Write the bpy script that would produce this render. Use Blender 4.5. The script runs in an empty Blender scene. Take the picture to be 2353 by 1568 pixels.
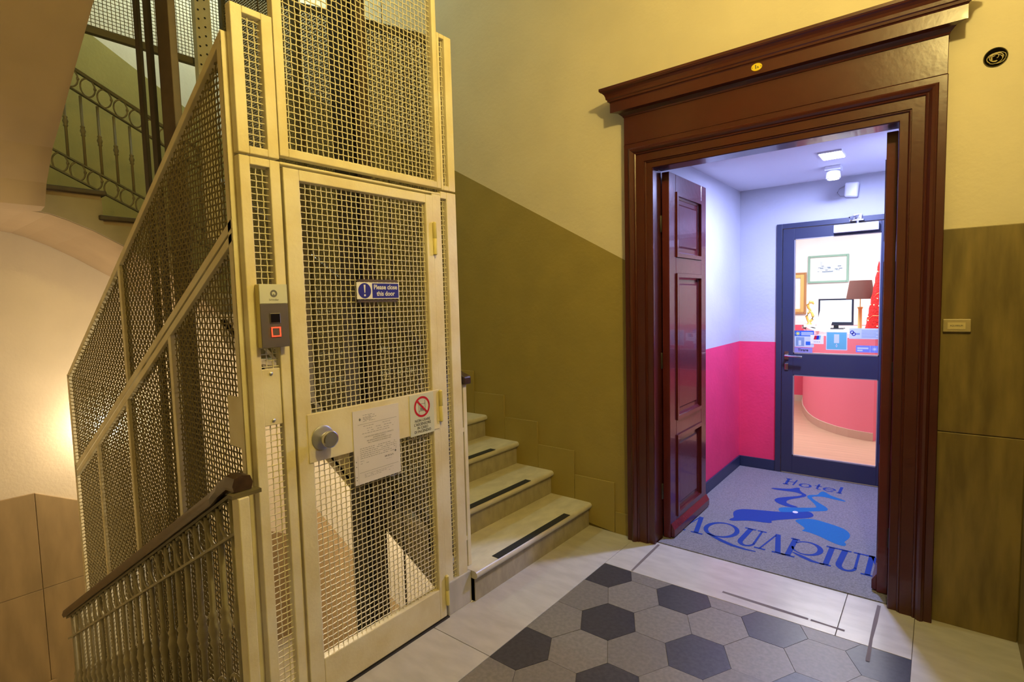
import bpy, bmesh, math, random
from mathutils import Vector, Matrix
random.seed(7)
scene = bpy.context.scene
COL = scene.collection

# ------------------------------------------------------------------ camera
cam_d = bpy.data.cameras.new('camera'); cam = bpy.data.objects.new('camera', cam_d); COL.objects.link(cam)
cam_d.sensor_width = 36.0; cam_d.lens = 36.0 * 1233.4 / 2353.0; cam_d.clip_start = 0.05; cam_d.clip_end = 60
yaw, pitch, roll = (math.radians(a) for a in (-38.54, -4.084, 1.474))
fw = Vector((math.sin(yaw) * math.cos(pitch), math.cos(yaw) * math.cos(pitch), math.sin(pitch)))
rt = Vector((math.cos(yaw), -math.sin(yaw), 0)); dn = fw.cross(rt)
r2 = rt * math.cos(roll) + dn * math.sin(roll); d2 = dn * math.cos(roll) - rt * math.sin(roll)
m = Matrix((r2, -d2, -fw)).transposed().to_4x4(); m.translation = (0, 0, 1.5)
cam.matrix_world = m
scene.camera = cam

# ------------------------------------------------------------------ world, lights, exposure
w = bpy.data.worlds.new('world'); scene.world = w; w.use_nodes = True
w.node_tree.nodes['Background'].inputs[0].default_value = (0.9, 0.8, 0.6, 1)
w.node_tree.nodes['Background'].inputs[1].default_value = 0.02
vs = scene.view_settings
vs.view_transform = 'Standard'; vs.look = 'None'; vs.exposure = 0.0; vs.gamma = 1.0; vs.use_curve_mapping = False
scene.cycles.use_denoising = True
scene.cycles.max_bounces = 6; scene.cycles.diffuse_bounces = 3; scene.cycles.glossy_bounces = 3; scene.cycles.transmission_bounces = 6; scene.cycles.caustics_reflective = False; scene.cycles.caustics_refractive = False
scene.cycles.use_adaptive_sampling = True; scene.cycles.adaptive_threshold = 0.03

def point(name, loc, power, col, rad=0.05):
    d = bpy.data.lights.new(name, 'POINT'); d.energy = power; d.color = col; d.shadow_soft_size = rad
    o = bpy.data.objects.new(name, d); COL.objects.link(o); o.location = loc; return o
def area(name, loc, size, power, col, sy=None, rot=(0, 0, 0)):
    d = bpy.data.lights.new(name, 'AREA'); d.energy = power; d.color = col; d.size = size
    if sy: d.shape = 'RECTANGLE'; d.size_y = sy
    o = bpy.data.objects.new(name, d); COL.objects.link(o); o.location = loc; o.rotation_euler = rot; return o
LAMP = (0.13, 1.13, 3.22)
point('landing_lamp_light', LAMP, 118, (1.0, 0.77, 0.25), 0.06)
UPLAMP = (-4.7, 2.3, 5.25)
point('stairwell_upper_light', UPLAMP, 82, (0.78, 1.0, 0.90), 0.12)
SCONCE = (-5.60, 1.40, 0.53)
point('sconce_light', (-5.40, 1.40, 0.53), 10, (1.0, 0.76, 0.52), 0.08)
LOWFILL = (-3.5, 2.10, 0.58)
point('lower_fill_light', LOWFILL, 105, (1.0, 0.80, 0.54), 0.06)  # added fill light, out of sight, brightens the wall below the climbing flight
vl = area('vestibule_panel_light', (-0.565, 4.07, 2.385), 0.12, 68, (0.43, 0.50, 1.0), 0.18)
area('reception_ceiling_light', (-0.9, 6.6, 2.58), 1.6, 100, (1.0, 0.98, 1.0), 1.6)

# ------------------------------------------------------------------ materials
MATS = {}
def mat(name, col, rough=0.55, metal=0.0, noise=0.0, nscale=8.0, dark=None, spec=0.5, bump=0.0, bscale=60.0,
        emit=None, estr=0.0, trans=0.0, stretch=(1, 1, 1), rnd=0.0, coat=0.0):
    m = bpy.data.materials.new(name); m.use_nodes = True; MATS[name] = m
    nt = m.node_tree; b = nt.nodes['Principled BSDF']
    b.inputs['Base Color'].default_value = (*col, 1); b.inputs['Roughness'].default_value = rough
    b.inputs['Metallic'].default_value = metal; b.inputs['Specular IOR Level'].default_value = spec
    b.inputs['Transmission Weight'].default_value = trans
    b.inputs['Coat Weight'].default_value = coat
    if emit: b.inputs['Emission Color'].default_value = (*emit, 1); b.inputs['Emission Strength'].default_value = estr
    tc = nt.nodes.new('ShaderNodeTexCoord'); mp = nt.nodes.new('ShaderNodeMapping'); mp.inputs['Scale'].default_value = stretch
    geo = nt.nodes.new('ShaderNodeNewGeometry'); nt.links.new(geo.outputs['Position'], mp.inputs['Vector'])
    out = None
    if noise > 0:
        n = nt.nodes.new('ShaderNodeTexNoise'); n.inputs['Scale'].default_value = nscale; n.inputs['Detail'].default_value = 6
        nt.links.new(mp.outputs[0], n.inputs['Vector'])
        r = nt.nodes.new('ShaderNodeValToRGB'); r.color_ramp.elements[0].position = 0.35; r.color_ramp.elements[1].position = 0.65
        dk = dark or tuple(c * (1 - noise) for c in col)
        r.color_ramp.elements[0].color = (*dk, 1); r.color_ramp.elements[1].color = (*col, 1)
        nt.links.new(n.outputs['Fac'], r.inputs['Fac']); out = r.outputs['Color']
    if rnd > 0:
        oi = nt.nodes.new('ShaderNodeObjectInfo'); mr = nt.nodes.new('ShaderNodeMapRange')
        mr.inputs['To Min'].default_value = 1 - rnd; mr.inputs['To Max'].default_value = 1 + rnd
        nt.links.new(oi.outputs['Random'], mr.inputs['Value'])
        mx = nt.nodes.new('ShaderNodeVectorMath'); mx.operation = 'SCALE'
        if out: nt.links.new(out, mx.inputs[0])
        else: mx.inputs[0].default_value = col
        nt.links.new(mr.outputs[0], mx.inputs['Scale']); out = mx.outputs[0]
    if out: nt.links.new(out, b.inputs['Base Color'])
    if bump > 0:
        n2 = nt.nodes.new('ShaderNodeTexNoise'); n2.inputs['Scale'].default_value = bscale; n2.inputs['Detail'].default_value = 4
        nt.links.new(mp.outputs[0], n2.inputs['Vector'])
        bp = nt.nodes.new('ShaderNodeBump'); bp.inputs['Strength'].default_value = bump; bp.inputs['Distance'].default_value = 0.01
        nt.links.new(n2.outputs['Fac'], bp.inputs['Height']); nt.links.new(bp.outputs[0], b.inputs['Normal'])
    return m

CREAM = (0.74, 0.66, 0.47); OLIVE = (0.34, 0.265, 0.07); TAN = (0.62, 0.45, 0.24); WHITEW = (0.80, 0.72, 0.58)
mat('cream_wall', CREAM, 0.8, noise=0.06, nscale=3, bump=0.15, bscale=40)
mat('white_wall', WHITEW, 0.8, noise=0.05, nscale=3)
mat('olive_paint', OLIVE, 0.6, noise=0.08, nscale=4, bump=0.1, bscale=50)
mat('travertine_olive', (0.25, 0.182, 0.052), 0.45, noise=0.45, nscale=16, stretch=(1, 1, 0.16), bump=0.08)
mat('travertine_tan', (0.37, 0.265, 0.13), 0.5, noise=0.22, nscale=10, stretch=(1, 1, 0.25))
mat('soffit_plaster', (0.50, 0.385, 0.255), 0.85, noise=0.08, nscale=3, bump=0.2, bscale=12)
mat('string_plaster', (0.46, 0.40, 0.27), 0.75, noise=0.12, nscale=5)
mat('marble', (0.52, 0.50, 0.46), 0.28, noise=0.16, nscale=7, stretch=(1, 2.6, 1))
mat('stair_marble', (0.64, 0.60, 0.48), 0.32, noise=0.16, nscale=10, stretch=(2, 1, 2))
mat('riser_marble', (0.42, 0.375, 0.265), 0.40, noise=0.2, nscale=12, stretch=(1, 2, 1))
mat('hex_light', (0.205, 0.188, 0.165), 0.42, noise=0.22, nscale=60, rnd=0.10, bump=0.04, bscale=200)
mat('hex_dark', (0.056, 0.054, 0.062), 0.36, noise=0.35, nscale=55, rnd=0.14, bump=0.04, bscale=200)
mat('grout', (0.13, 0.11, 0.09), 0.9)
mat('cage_paint', (0.80, 0.74, 0.54), 0.42, noise=0.13, nscale=6, dark=(0.70, 0.61, 0.37), bump=0.10, bscale=70)
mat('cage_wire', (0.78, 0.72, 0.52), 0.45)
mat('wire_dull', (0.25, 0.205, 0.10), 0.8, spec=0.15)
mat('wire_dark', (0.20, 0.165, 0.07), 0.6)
mat('rail_paint', (0.36, 0.32, 0.20), 0.6, noise=0.15, nscale=20)
mat('iron_dark', (0.030, 0.024, 0.018), 0.5, noise=0.4, nscale=12)
mat('iron_brown', (0.085, 0.058, 0.032), 0.5, noise=0.4, nscale=9)
mat('iron_olive', (0.12, 0.10, 0.045), 0.5)
mat('iron_tan', (0.22, 0.175, 0.085), 0.5)
mat('handrail_wood', (0.060, 0.032, 0.015), 0.38, noise=0.4, nscale=14, stretch=(0.3, 3, 3), coat=0.3)
mat('door_paint', (0.105, 0.017, 0.020), 0.24, noise=0.12, nscale=5, bump=0.12, bscale=30, coat=0.25)
mat('surround_paint', (0.068, 0.0135, 0.0085), 0.30, noise=0.14, nscale=5, bump=0.05, bscale=35, coat=0.2)
mat('black_strip', (0.018, 0.018, 0.018), 0.8, noise=0.3, nscale=90)
mat('white_plaster', (0.80, 0.80, 0.82), 0.7)
mat('pink_paint', (0.80, 0.045, 0.16), 0.55, noise=0.04, nscale=4)
mat('pink_desk', (0.88, 0.28, 0.40), 0.5)
mat('navy_frame', (0.032, 0.038, 0.075), 0.38)
mat('navy_base', (0.022, 0.034, 0.085), 0.4)
mat('mat_grey', (0.27, 0.27, 0.285), 0.95, noise=0.35, nscale=120, bump=0.5, bscale=260)
mat('mat_navy', (0.004, 0.042, 0.27), 0.9, noise=0.1, nscale=120)
mat('mat_blue', (0.006, 0.14, 0.37), 0.9, noise=0.1, nscale=120)
mat('mat_white', (0.7, 0.7, 0.75), 0.9)
mat('chrome', (0.62, 0.62, 0.64), 0.22, metal=1.0)
mat('steel_plate', (0.50, 0.50, 0.50), 0.35, metal=0.7)
mat('knob_face', (0.32, 0.32, 0.32), 0.35, metal=0.6)
mat('brass', (0.65, 0.50, 0.20), 0.4, metal=0.6)
mat('panel_grey', (0.13, 0.115, 0.125), 0.4, metal=0.3)
mat('panel_white', (0.62, 0.64, 0.52), 0.4)
mat('ink_dark', (0.03, 0.03, 0.035), 0.6)
mat('ink_grey', (0.12, 0.12, 0.12), 0.6)
mat('ink_faint', (0.34, 0.33, 0.34), 0.7)
mat('button_black', (0.006, 0.005, 0.012), 0.2)
mat('hole_black', (0.006, 0.005, 0.004), 1.0, spec=0.0)
mat('red_led', (0.8, 0.05, 0.02), 0.4, emit=(1.0, 0.035, 0.012), estr=4.0)
mat('sign_blue', (0.018, 0.02, 0.30), 0.4)
mat('sign_white', (0.80, 0.79, 0.78), 0.4)
mat('sign_red', (0.52, 0.012, 0.025), 0.4)
mat('notice_paper', (0.74, 0.70, 0.70), 0.35)
mat('hinge_yellow', (0.66, 0.58, 0.22), 0.45)
mat('plate_yellow', (0.80, 0.62, 0.03), 0.35)
mat('bell_beige', (0.42, 0.34, 0.17), 0.4)
mat('bell_card', (0.62, 0.52, 0.26), 0.4)
mat('wire_cream', (0.55, 0.46, 0.20), 0.5)
mat('wood_floor', (0.56, 0.36, 0.24), 0.35, noise=0.18, nscale=5, stretch=(0.4, 6, 1))
mat('skirting_beige', (0.62, 0.52, 0.40), 0.5)
mat('counter_white', (0.88, 0.88, 0.88), 0.3)
mat('shade_brown', (0.135, 0.055, 0.045), 0.8)
mat('tree_red', (0.85, 0.012, 0.012), 0.7, noise=0.4, nscale=40, bump=0.6, bscale=60)
mat('gold', (0.72, 0.52, 0.18), 0.35, metal=0.5)
mat('frame_wood', (0.42, 0.20, 0.08), 0.4)
mat('frame_green', (0.24, 0.42, 0.34), 0.5)
mat('art_paper', (0.88, 0.88, 0.86), 0.7)
mat('art_blue', (0.20, 0.30, 0.42), 0.7)
mat('art_pale', (0.55, 0.64, 0.72), 0.7)
mat('teal_film', (0.12, 0.40, 0.46), 0.6)
mat('sticker_pale', (0.55, 0.62, 0.64), 0.6)
mat('sticker_blue', (0.02, 0.12, 0.50), 0.5)
mat('sticker_violet', (0.20, 0.26, 0.72), 0.5)
mat('sticker_lilac', (0.28, 0.24, 0.50), 0.5)
mat('yellow_sun', (0.75, 0.75, 0.10), 0.5)
mat('screen', (0.5, 0.6, 0.7), 0.2, emit=(0.75, 0.9, 1.0), estr=0.8)
mat('bezel', (0.008, 0.012, 0.03), 0.3)
mat('fairy_light', (1, 0.8, 0.4), 0.4, emit=(1, 0.75, 0.35), estr=4)
mat('tape_residue', (0.16, 0.13, 0.12), 0.8)
mat('gold_statue', (0.75, 0.50, 0.12), 0.3, metal=0.25)
mat('globe_warm', (1, 0.85, 0.5), 0.4, emit=(1.0, 0.75, 0.35), estr=14)
mat('globe_sconce', (1, 0.9, 0.7), 0.4, emit=(1.0, 0.80, 0.52), estr=62)
mat('globe_cool', (1, 1, 1), 0.4, emit=(0.9, 1.0, 0.75), estr=12)
mat('led_panel', (1, 1, 1), 0.4, emit=(0.92, 0.93, 1.0), estr=14)
mat('device_white', (0.80, 0.80, 0.84), 0.35)
g = mat('clear_glass', (0.97, 0.99, 0.99), 0.02, trans=1.0)
g.node_tree.nodes['Principled BSDF'].inputs['IOR'].default_value = 1.02

def painted_wall(name, base, regions):
    """regions: list of (colour, [(a, bx, by, sign)]) - colour applies where sign*(z - (a + bx*x + by*y)) > 0 for all lines"""
    m = mat(name, base, 0.78, noise=0.06, nscale=3, bump=0.15, bscale=40); nt = m.node_tree
    b = nt.nodes['Principled BSDF']; cur = b.inputs['Base Color'].links[0].from_socket
    geo = nt.nodes.new('ShaderNodeNewGeometry'); sp = nt.nodes.new('ShaderNodeSeparateXYZ'); nt.links.new(geo.outputs['Position'], sp.inputs[0])
    def op(o, a, bb):
        n = nt.nodes.new('ShaderNodeMath'); n.operation = o
        for i, v in enumerate((a, bb)):
            if isinstance(v, (int, float)): n.inputs[i].default_value = v
            else: nt.links.new(v, n.inputs[i])
        return n.outputs[0]
    for col, lines in regions:
        f = None
        for a, bx, by, sg in lines:
            e = op('ADD', op('ADD', op('MULTIPLY', sp.outputs[0], bx), op('MULTIPLY', sp.outputs[1], by)), a)
            t = op('GREATER_THAN', op('MULTIPLY', op('SUBTRACT', sp.outputs[2], e), sg), 0.0)
            f = t if f is None else op('MULTIPLY', f, t)
        nz = nt.nodes.new('ShaderNodeTexNoise'); nz.inputs['Scale'].default_value = 5; nz.inputs['Detail'].default_value = 5
        nt.links.new(geo.outputs['Position'], nz.inputs['Vector'])
        rp = nt.nodes.new('ShaderNodeValToRGB'); rp.color_ramp.elements[0].position = .3; rp.color_ramp.elements[1].position = .7
        rp.color_ramp.elements[0].color = (*[c * .9 for c in col], 1); rp.color_ramp.elements[1].color = (*col, 1)
        nt.links.new(nz.outputs['Fac'], rp.inputs[0])
        mx = nt.nodes.new('ShaderNodeMix'); mx.data_type = 'RGBA'
        nt.links.new(f, mx.inputs[0]); nt.links.new(cur, mx.inputs[6]); nt.links.new(rp.outputs[0], mx.inputs[7]); cur = mx.outputs[2]
    nt.links.new(cur, b.inputs['Base Color'])
    return m

# ------------------------------------------------------------------ helpers
class MB:
    def __init__(s): s.v = []; s.f = []
    def add(s, vs, fs):
        o = len(s.v); s.v += [tuple(x) for x in vs]; s.f += [tuple(i + o for i in f) for f in fs]; return s
    def box(s, x0, x1, y0, y1, z0, z1):
        x0, x1 = sorted((x0, x1)); y0, y1 = sorted((y0, y1)); z0, z1 = sorted((z0, z1))
        vs = [(x0, y0, z0), (x1, y0, z0), (x1, y1, z0), (x0, y1, z0), (x0, y0, z1), (x1, y0, z1), (x1, y1, z1), (x0, y1, z1)]
        return s.add(vs, [(0, 3, 2, 1), (4, 5, 6, 7), (0, 1, 5, 4), (1, 2, 6, 5), (2, 3, 7, 6), (3, 0, 4, 7)])
    def prism(s, poly, axis, a, b):
        """poly: 2D points; axis x -> (y,z), y -> (x,z), z -> (x,y)"""
        def P(p, t): return {'x': (t, p[0], p[1]), 'y': (p[0], t, p[1]), 'z': (p[0], p[1], t)}[axis]
        n = len(poly); vs = [P(p, a) for p in poly] + [P(p, b) for p in poly]
        fs = [tuple(range(n))[::-1], tuple(range(n, 2 * n))] + [(i, (i + 1) % n, n + (i + 1) % n, n + i) for i in range(n)]
        return s.add(vs, fs)
    def loft(s, ringA, ringB, caps=True):
        n = len(ringA); vs = list(ringA) + list(ringB)
        fs = [(i, (i + 1) % n, n + (i + 1) % n, n + i) for i in range(n)]
        if caps: fs += [tuple(range(n))[::-1], tuple(range(n, 2 * n))]
        return s.add(vs, fs)
    def tube(s, pts, r, n=6, closed=False):
        pts = [Vector(p) for p in pts]; rings = []
        N = len(pts)
        for i, p in enumerate(pts):
            a = pts[(i - 1) % N] if (closed or i > 0) else p; b = pts[(i + 1) % N] if (closed or i < N - 1) else p
            t = (b - a).normalized(); up = Vector((0, 0, 1)) if abs(t.z) < 0.9 else Vector((1, 0, 0))
            u = t.cross(up).normalized(); v = t.cross(u)
            rr = r[i] if isinstance(r, (list, tuple)) else r
            rings.append([p + (u * math.cos(2 * math.pi * k / n) + v * math.sin(2 * math.pi * k / n)) * rr for k in range(n)])
        vs = [q for R in rings for q in R]; fs = []
        for i in range(N if closed else N - 1):
            j = (i + 1) % N
            fs += [(i * n + k, i * n + (k + 1) % n, j * n + (k + 1) % n, j * n + k) for k in range(n)]
        if not closed: fs += [tuple(range(n))[::-1], tuple(range((N - 1) * n, N * n))]
        return s.add(vs, fs)
    def lathe(s, prof, c=(0, 0, 0), n=16, axis='z'):
        """prof: (r, h) along axis"""
        vs = []
        for r, h in prof:
            for k in range(n):
                a = 2 * math.pi * k / n; u, v = r * math.cos(a), r * math.sin(a)
                q = {'z': (u, v, h), 'x': (h, u, v), 'y': (u, h, v)}[axis]
                vs.append((c[0] + q[0], c[1] + q[1], c[2] + q[2]))
        fs = []
        for i in range(len(prof) - 1):
            fs += [(i * n + k, i * n + (k + 1) % n, (i + 1) * n + (k + 1) % n, (i + 1) * n + k) for k in range(n)]
        fs += [tuple(range(n))[::-1], tuple(range((len(prof) - 1) * n, len(prof) * n))]
        return s.add(vs, fs)
    def poly(s, pts): return s.add(pts, [tuple(range(len(pts)))])
    def mesh(s, name, material, smooth=False, recalc=True):
        me = bpy.data.meshes.new(name); me.from_pydata(s.v, [], s.f); me.update()
        if recalc:
            bm = bmesh.new(); bm.from_mesh(me); bmesh.ops.recalc_face_normals(bm, faces=bm.faces); bm.to_mesh(me); bm.free()
        if smooth:
            for p in me.polygons: p.use_smooth = True
        me.materials.append(MATS[material]); return me
    def build(s, name, material, parent=None, smooth=False, bevel=0.0, label=None, recalc=True):
        o = bpy.data.objects.new(name, s.mesh(name, material, smooth, recalc)); COL.objects.link(o)
        if parent is not None:
            o.parent = parent; o.matrix_parent_inverse = parent.matrix_world.inverted()
        if bevel > 0:
            md = o.modifiers.new('bevel', 'BEVEL'); md.width = bevel; md.segments = 2; md.limit_method = 'ANGLE'; md.angle_limit = math.radians(50)
        if smooth:
            md = o.modifiers.new('edges', 'EDGE_SPLIT'); md.split_angle = math.radians(40)
        if label: o['label'] = label
        return o
def tag(o, label, cat, group=None, kind=None):
    o['label'] = label; o['category'] = cat
    if group: o['group'] = group
    if kind: o['kind'] = kind
    return o
def struct(o, label=None, cat=None):
    o['kind'] = 'structure'
    if label: o['label'] = label
    if cat: o['category'] = cat
    return o
def empty(name, loc, label=None, cat=None, group=None, kind=None):
    o = bpy.data.objects.new(name, None); COL.objects.link(o); o.location = loc; o.empty_display_size = 0.1
    o.matrix_world = Matrix.Translation(loc)
    if label: tag(o, label, cat, group, kind)
    return o
def inst(name, me, parent, loc, rot=(0, 0, 0), scl=(1, 1, 1)):
    """a copy that shares mesh data; loc is in world axes"""
    o = bpy.data.objects.new(name, me); COL.objects.link(o)
    if parent is not None:
        o.parent = parent; o.matrix_parent_inverse = parent.matrix_world.inverted()
    o.location = loc; o.rotation_euler = rot; o.scale = scl; return o
def box(name, material, parent, x0, x1, y0, y1, z0, z1, bevel=0.0, label=None):
    return MB().box(x0, x1, y0, y1, z0, z1).build(name, material, parent, bevel=bevel, label=label)
def plane_map(o, face):
    """2D (u, v) -> 3D on a plane through o: face 'x' looks +x (u = y), '-y' looks -y (u = x), 'z' looks up"""
    ox, oy, oz = o
    return {'x': lambda u, v, h=0: (ox + h, oy + u, oz + v), '-y': lambda u, v, h=0: (ox + u, oy - h, oz + v),
            'z': lambda u, v, h=0: (ox + u, oy + v, oz + h)}[face]
def text_geo(body, size, align='CENTER', bold=0.0):
    c = bpy.data.curves.new('t', 'FONT'); c.body = body; c.size = size; c.align_x = align; c.align_y = 'CENTER'; c.resolution_u = 3; c.offset = bold
    c.space_line = 1.0
    o = bpy.data.objects.new('t', c); me = bpy.data.meshes.new_from_object(o)
    vs = [tuple(v.co[:2]) for v in me.vertices]; fs = [tuple(p.vertices) for p in me.polygons]
    bpy.data.meshes.remove(me); bpy.data.objects.remove(o); bpy.data.curves.remove(c); return vs, fs
def text(mb, pm, body, size, u, v, h, sx=1.0, align='CENTER', bold=0.0):
    vs, fs = text_geo(body, size, align, bold); mb.add([pm(u + x * sx, v + y, h) for x, y in vs], fs); return mb
def rect(mb, pm, u0, u1, v0, v1, h): return mb.poly([pm(u0, v0, h), pm(u1, v0, h), pm(u1, v1, h), pm(u0, v1, h)])
def disc(mb, pm, u, v, r, h, n=28, ri=0.0, ry=None):
    ky = (ry or r) / r
    out = [pm(u + r * math.cos(2 * math.pi * k / n), v + ky * r * math.sin(2 * math.pi * k / n), h) for k in range(n)]
    if ri <= 0: return mb.poly(out)
    inn = [pm(u + ri * math.cos(2 * math.pi * k / n), v + ky * ri * math.sin(2 * math.pi * k / n), h) for k in range(n)]
    return mb.add(out + inn, [(k, (k + 1) % n, n + (k + 1) % n, n + k) for k in range(n)])
def slabbox(mb, pm, u0, u1, v0, v1, h0, h1):
    a = [pm(u0, v0, h0), pm(u1, v0, h0), pm(u1, v1, h0), pm(u0, v1, h0)]; b = [pm(u0, v0, h1), pm(u1, v0, h1), pm(u1, v1, h1), pm(u0, v1, h1)]
    return mb.loft(a, b)
def clip(poly, nx, ny, c):
    """keep nx*x + ny*y <= c"""
    out = []
    for i, p in enumerate(poly):
        q = poly[(i + 1) % len(poly)]; dp = nx * p[0] + ny * p[1] - c; dq = nx * q[0] + ny * q[1] - c
        if dp <= 0: out.append(p)
        if (dp < 0 < dq) or (dq < 0 < dp):
            t = dp / (dp - dq); out.append((p[0] + t * (q[0] - p[0]), p[1] + t * (q[1] - p[1])))
    return out
def wire_mesh(name, material, parent, poly, fn, pitch=0.022, r=0.0021, amp=0.0019, label=None, sides=4):
    """crimped woven wire filling a convex polygon (u, v); fn(u, v, h) -> world"""
    V = []; F = []
    def strand(pts):
        o = len(V); n = len(pts)
        for i, p in enumerate(pts):
            a = pts[max(i - 1, 0)]; b = pts[min(i + 1, n - 1)]
            t = (b - a).normalized(); e1 = t.cross(strand.nrm).normalized(); e2 = t.cross(e1)
            for k in range(sides):
                an = 2 * math.pi * (k + .5) / sides
                V.append(tuple(p + (e1 * math.cos(an) + e2 * math.sin(an)) * r))
        for i in range(n - 1):
            for k in range(sides):
                F.append((o + i * sides + k, o + i * sides + (k + 1) % sides, o + (i + 1) * sides + (k + 1) % sides, o + (i + 1) * sides + k))
    strand.nrm = (Vector(fn(0, 0, 1)) - Vector(fn(0, 0, 0))).normalized()
    for d in (0, 1):
        lo = min(p[d] for p in poly); hi = max(p[d] for p in poly)
        for k in range(math.ceil(lo / pitch), math.floor(hi / pitch) + 1):
            c = k * pitch; xs = []
            for i, p in enumerate(poly):
                q = poly[(i + 1) % len(poly)]
                if (p[d] - c) * (q[d] - c) < 0 or p[d] == c:
                    t = 0 if p[d] == q[d] else (c - p[d]) / (q[d] - p[d]); xs.append(p[1 - d] + t * (q[1 - d] - p[1 - d]))
            if len(xs) < 2: continue
            a, b = min(xs), max(xs)
            if b - a < pitch * 0.6: continue
            js = [a] + [j * pitch for j in range(math.ceil(a / pitch + .15), math.floor(b / pitch - .15) + 1)] + [b]
            pts = []
            for t in js:
                j = round(t / pitch); h = amp * (1 if (j + k) % 2 == 0 else -1) * (1 if d == 0 else -1)
                pts.append(Vector(fn(c, t, h) if d == 0 else fn(t, c, h)))
            strand(pts)
    me = bpy.data.meshes.new(name); me.from_pydata(V, [], F); me.update()
    for p in me.polygons: p.use_smooth = True
    me.materials.append(MATS[material])
    o = bpy.data.objects.new(name, me); COL.objects.link(o)
    if parent is not None: o.parent = parent; o.matrix_parent_inverse = parent.matrix_world.inverted()
    o['kind'] = 'stuff'
    if label: o['label'] = label
    return o

# ------------------------------------------------------------------ key dimensions
XC, XB = -1.815, -4.10            # elevator cage front, back
YL, YR = 0.86, 1.876              # cage side facing the stairs down, side facing the stairs up
YB = 3.04                         # wall with the hotel doorway
XF = -5.70                        # far stairwell wall
XR = 0.31                         # right wall
RISE, RUN = 0.163, 0.30
SL = RISE / RUN
OX0, OX1, OZ = -1.325, -0.160, 2.262   # hotel doorway opening

# ------------------------------------------------------------------ setting: walls
wb_regions = [
    ((0.84, 0.78, 0.66), [(0.163 - SL * 1.785 - 0.17, -SL, 0, -1), (-0.10, 0, 0, -1)]),
    (TAN, [(-0.95 - 0.48 * 4.485, -0.48, 0, -1)]),
    (OLIVE, [(1.743 - 0.55 * 1.518, -0.55, 0, -1), (0.163 - SL * 1.785 - 0.17, -SL, 0, 1)]),
]
painted_wall('wall_back_paint', CREAM, wb_regions)
wb = MB()
wb.box(XF - 0.15, OX0 - 0.012, YB, YB + 0.09, -4.4, 5.6).box(OX1 + 0.012, XR + 0.15, YB, YB + 0.09, -0.4, 5.6)
wb.box(OX0 - 0.012, OX1 + 0.012, YB, YB + 0.09, OZ + 0.012, 5.6).box(OX0 - 0.012, OX1 + 0.012, YB, YB + 0.09, -4.4, -0.30)
wall_back = struct(wb.build('wall_back', 'wall_back_paint'))
painted_wall('wall_far_paint', (0.72, 0.63, 0.49), [(OLIVE, [(3.66 + 0.6 * 1.865, 0, -0.6, -1), (2.45 + 0.45, 0, -0.5, 1)])])
wall_far = struct(box('wall_far', 'wall_far_paint', None, XF - 0.12, XF, -0.55, YB, -4.4, 5.6))
wall_right = struct(box('wall_right', 'cream_wall', None, XR, XR + 0.12, -2.2, YB, -0.3, 3.9))
wall_near = struct(box('wall_near', 'cream_wall', None, XF, XC, -0.55, -0.40, -4.4, 5.6))
wall_side = struct(box('wall_side', 'cream_wall', None, XC - 0.15, XC, -2.2, -0.40, -0.3, 3.9))
wall_rear = struct(box('wall_rear', 'cream_wall', None, XC - 0.15, XR + 0.12, -2.32, -2.2, -0.3, 3.9))
ceiling = struct(box('ceiling', 'cream_wall', None, XC + 0.12, XR + 0.1, -2.2, YB, 3.70, 3.91))
struct(box('ceiling_stairwell', 'cream_wall', None, XF - 0.12, XR + 0.1, -2.2, YB, 5.6, 5.7))
struct(box('wall_upper_landing', 'cream_wall', None, XR, XR + 0.1, -2.2, YB, 3.91, 5.6))
struct(box('wall_upper_rear', 'cream_wall', None, XC - 0.15, XR, -2.3, -2.2, 3.91, 5.6))
struct(box('floor_stairwell', 'stair_marble', None, XF, XR, -0.4, YB, -4.05, -3.91))
# travertine slabs of the right dado
def panel(poly, axis, a, b, material, parent, bev=0.003):
    return MB().prism(poly, axis, a, b).build('stone_panel', material, parent, bevel=bev)
for (x0, x1, z0, z1) in ((0.004, XR - 0.016, 0.0, 0.878), (0.004, XR - 0.016, 0.881, 1.77)):
    panel([(x0, z0), (x1, z0), (x1, z1), (x0, z1)], 'y', YB - 0.016, YB, 'travertine_olive', wall_back)
for k in range(5):
    for z0, z1 in ((0, 0.878), (0.881, 1.77)):
        y1 = YB - 0.002 - k * 0.95
        panel([(y1 - 0.945, z0), (y1, z0), (y1, z1), (y1 - 0.945, z1)], 'x', XR - 0.014, XR, 'travertine_olive', wall_right)
# travertine slabs of the far stairwell wall: level beside the half landing, sloping with the flight below
def fl(y): return 0.064 if y <= 0.897 else 0.064 - 0.525 * (y - 0.897)
def fj(y): return -0.738 if y <= 0.897 else -0.738 - 0.0 * (y - 0.897)
ys = [-0.38, 0.26, 0.897, 1.50, 2.12, 2.74, YB]
for i in range(len(ys) - 1):
    a, b = ys[i] + 0.0015, ys[i + 1] - 0.0015
    if min(fl(a), fl(b)) > fj(a) + 0.03:
        panel([(a, fj(a) + 0.0015), (b, fj(b) + 0.0015), (b, fl(b)), (a, fl(a))], 'x', XF, XF + 0.018, 'travertine_tan', wall_far)
        panel([(a, -1.63), (b, -1.63), (b, fj(b) - 0.0015), (a, fj(a) - 0.0015)], 'x', XF, XF + 0.018, 'travertine_tan', wall_far)
    else:
        panel([(a, -2.2), (b, -2.2), (b, fl(b)), (a, fl(a))], 'x', XF, XF + 0.018, 'travertine_tan', wall_far)

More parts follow.
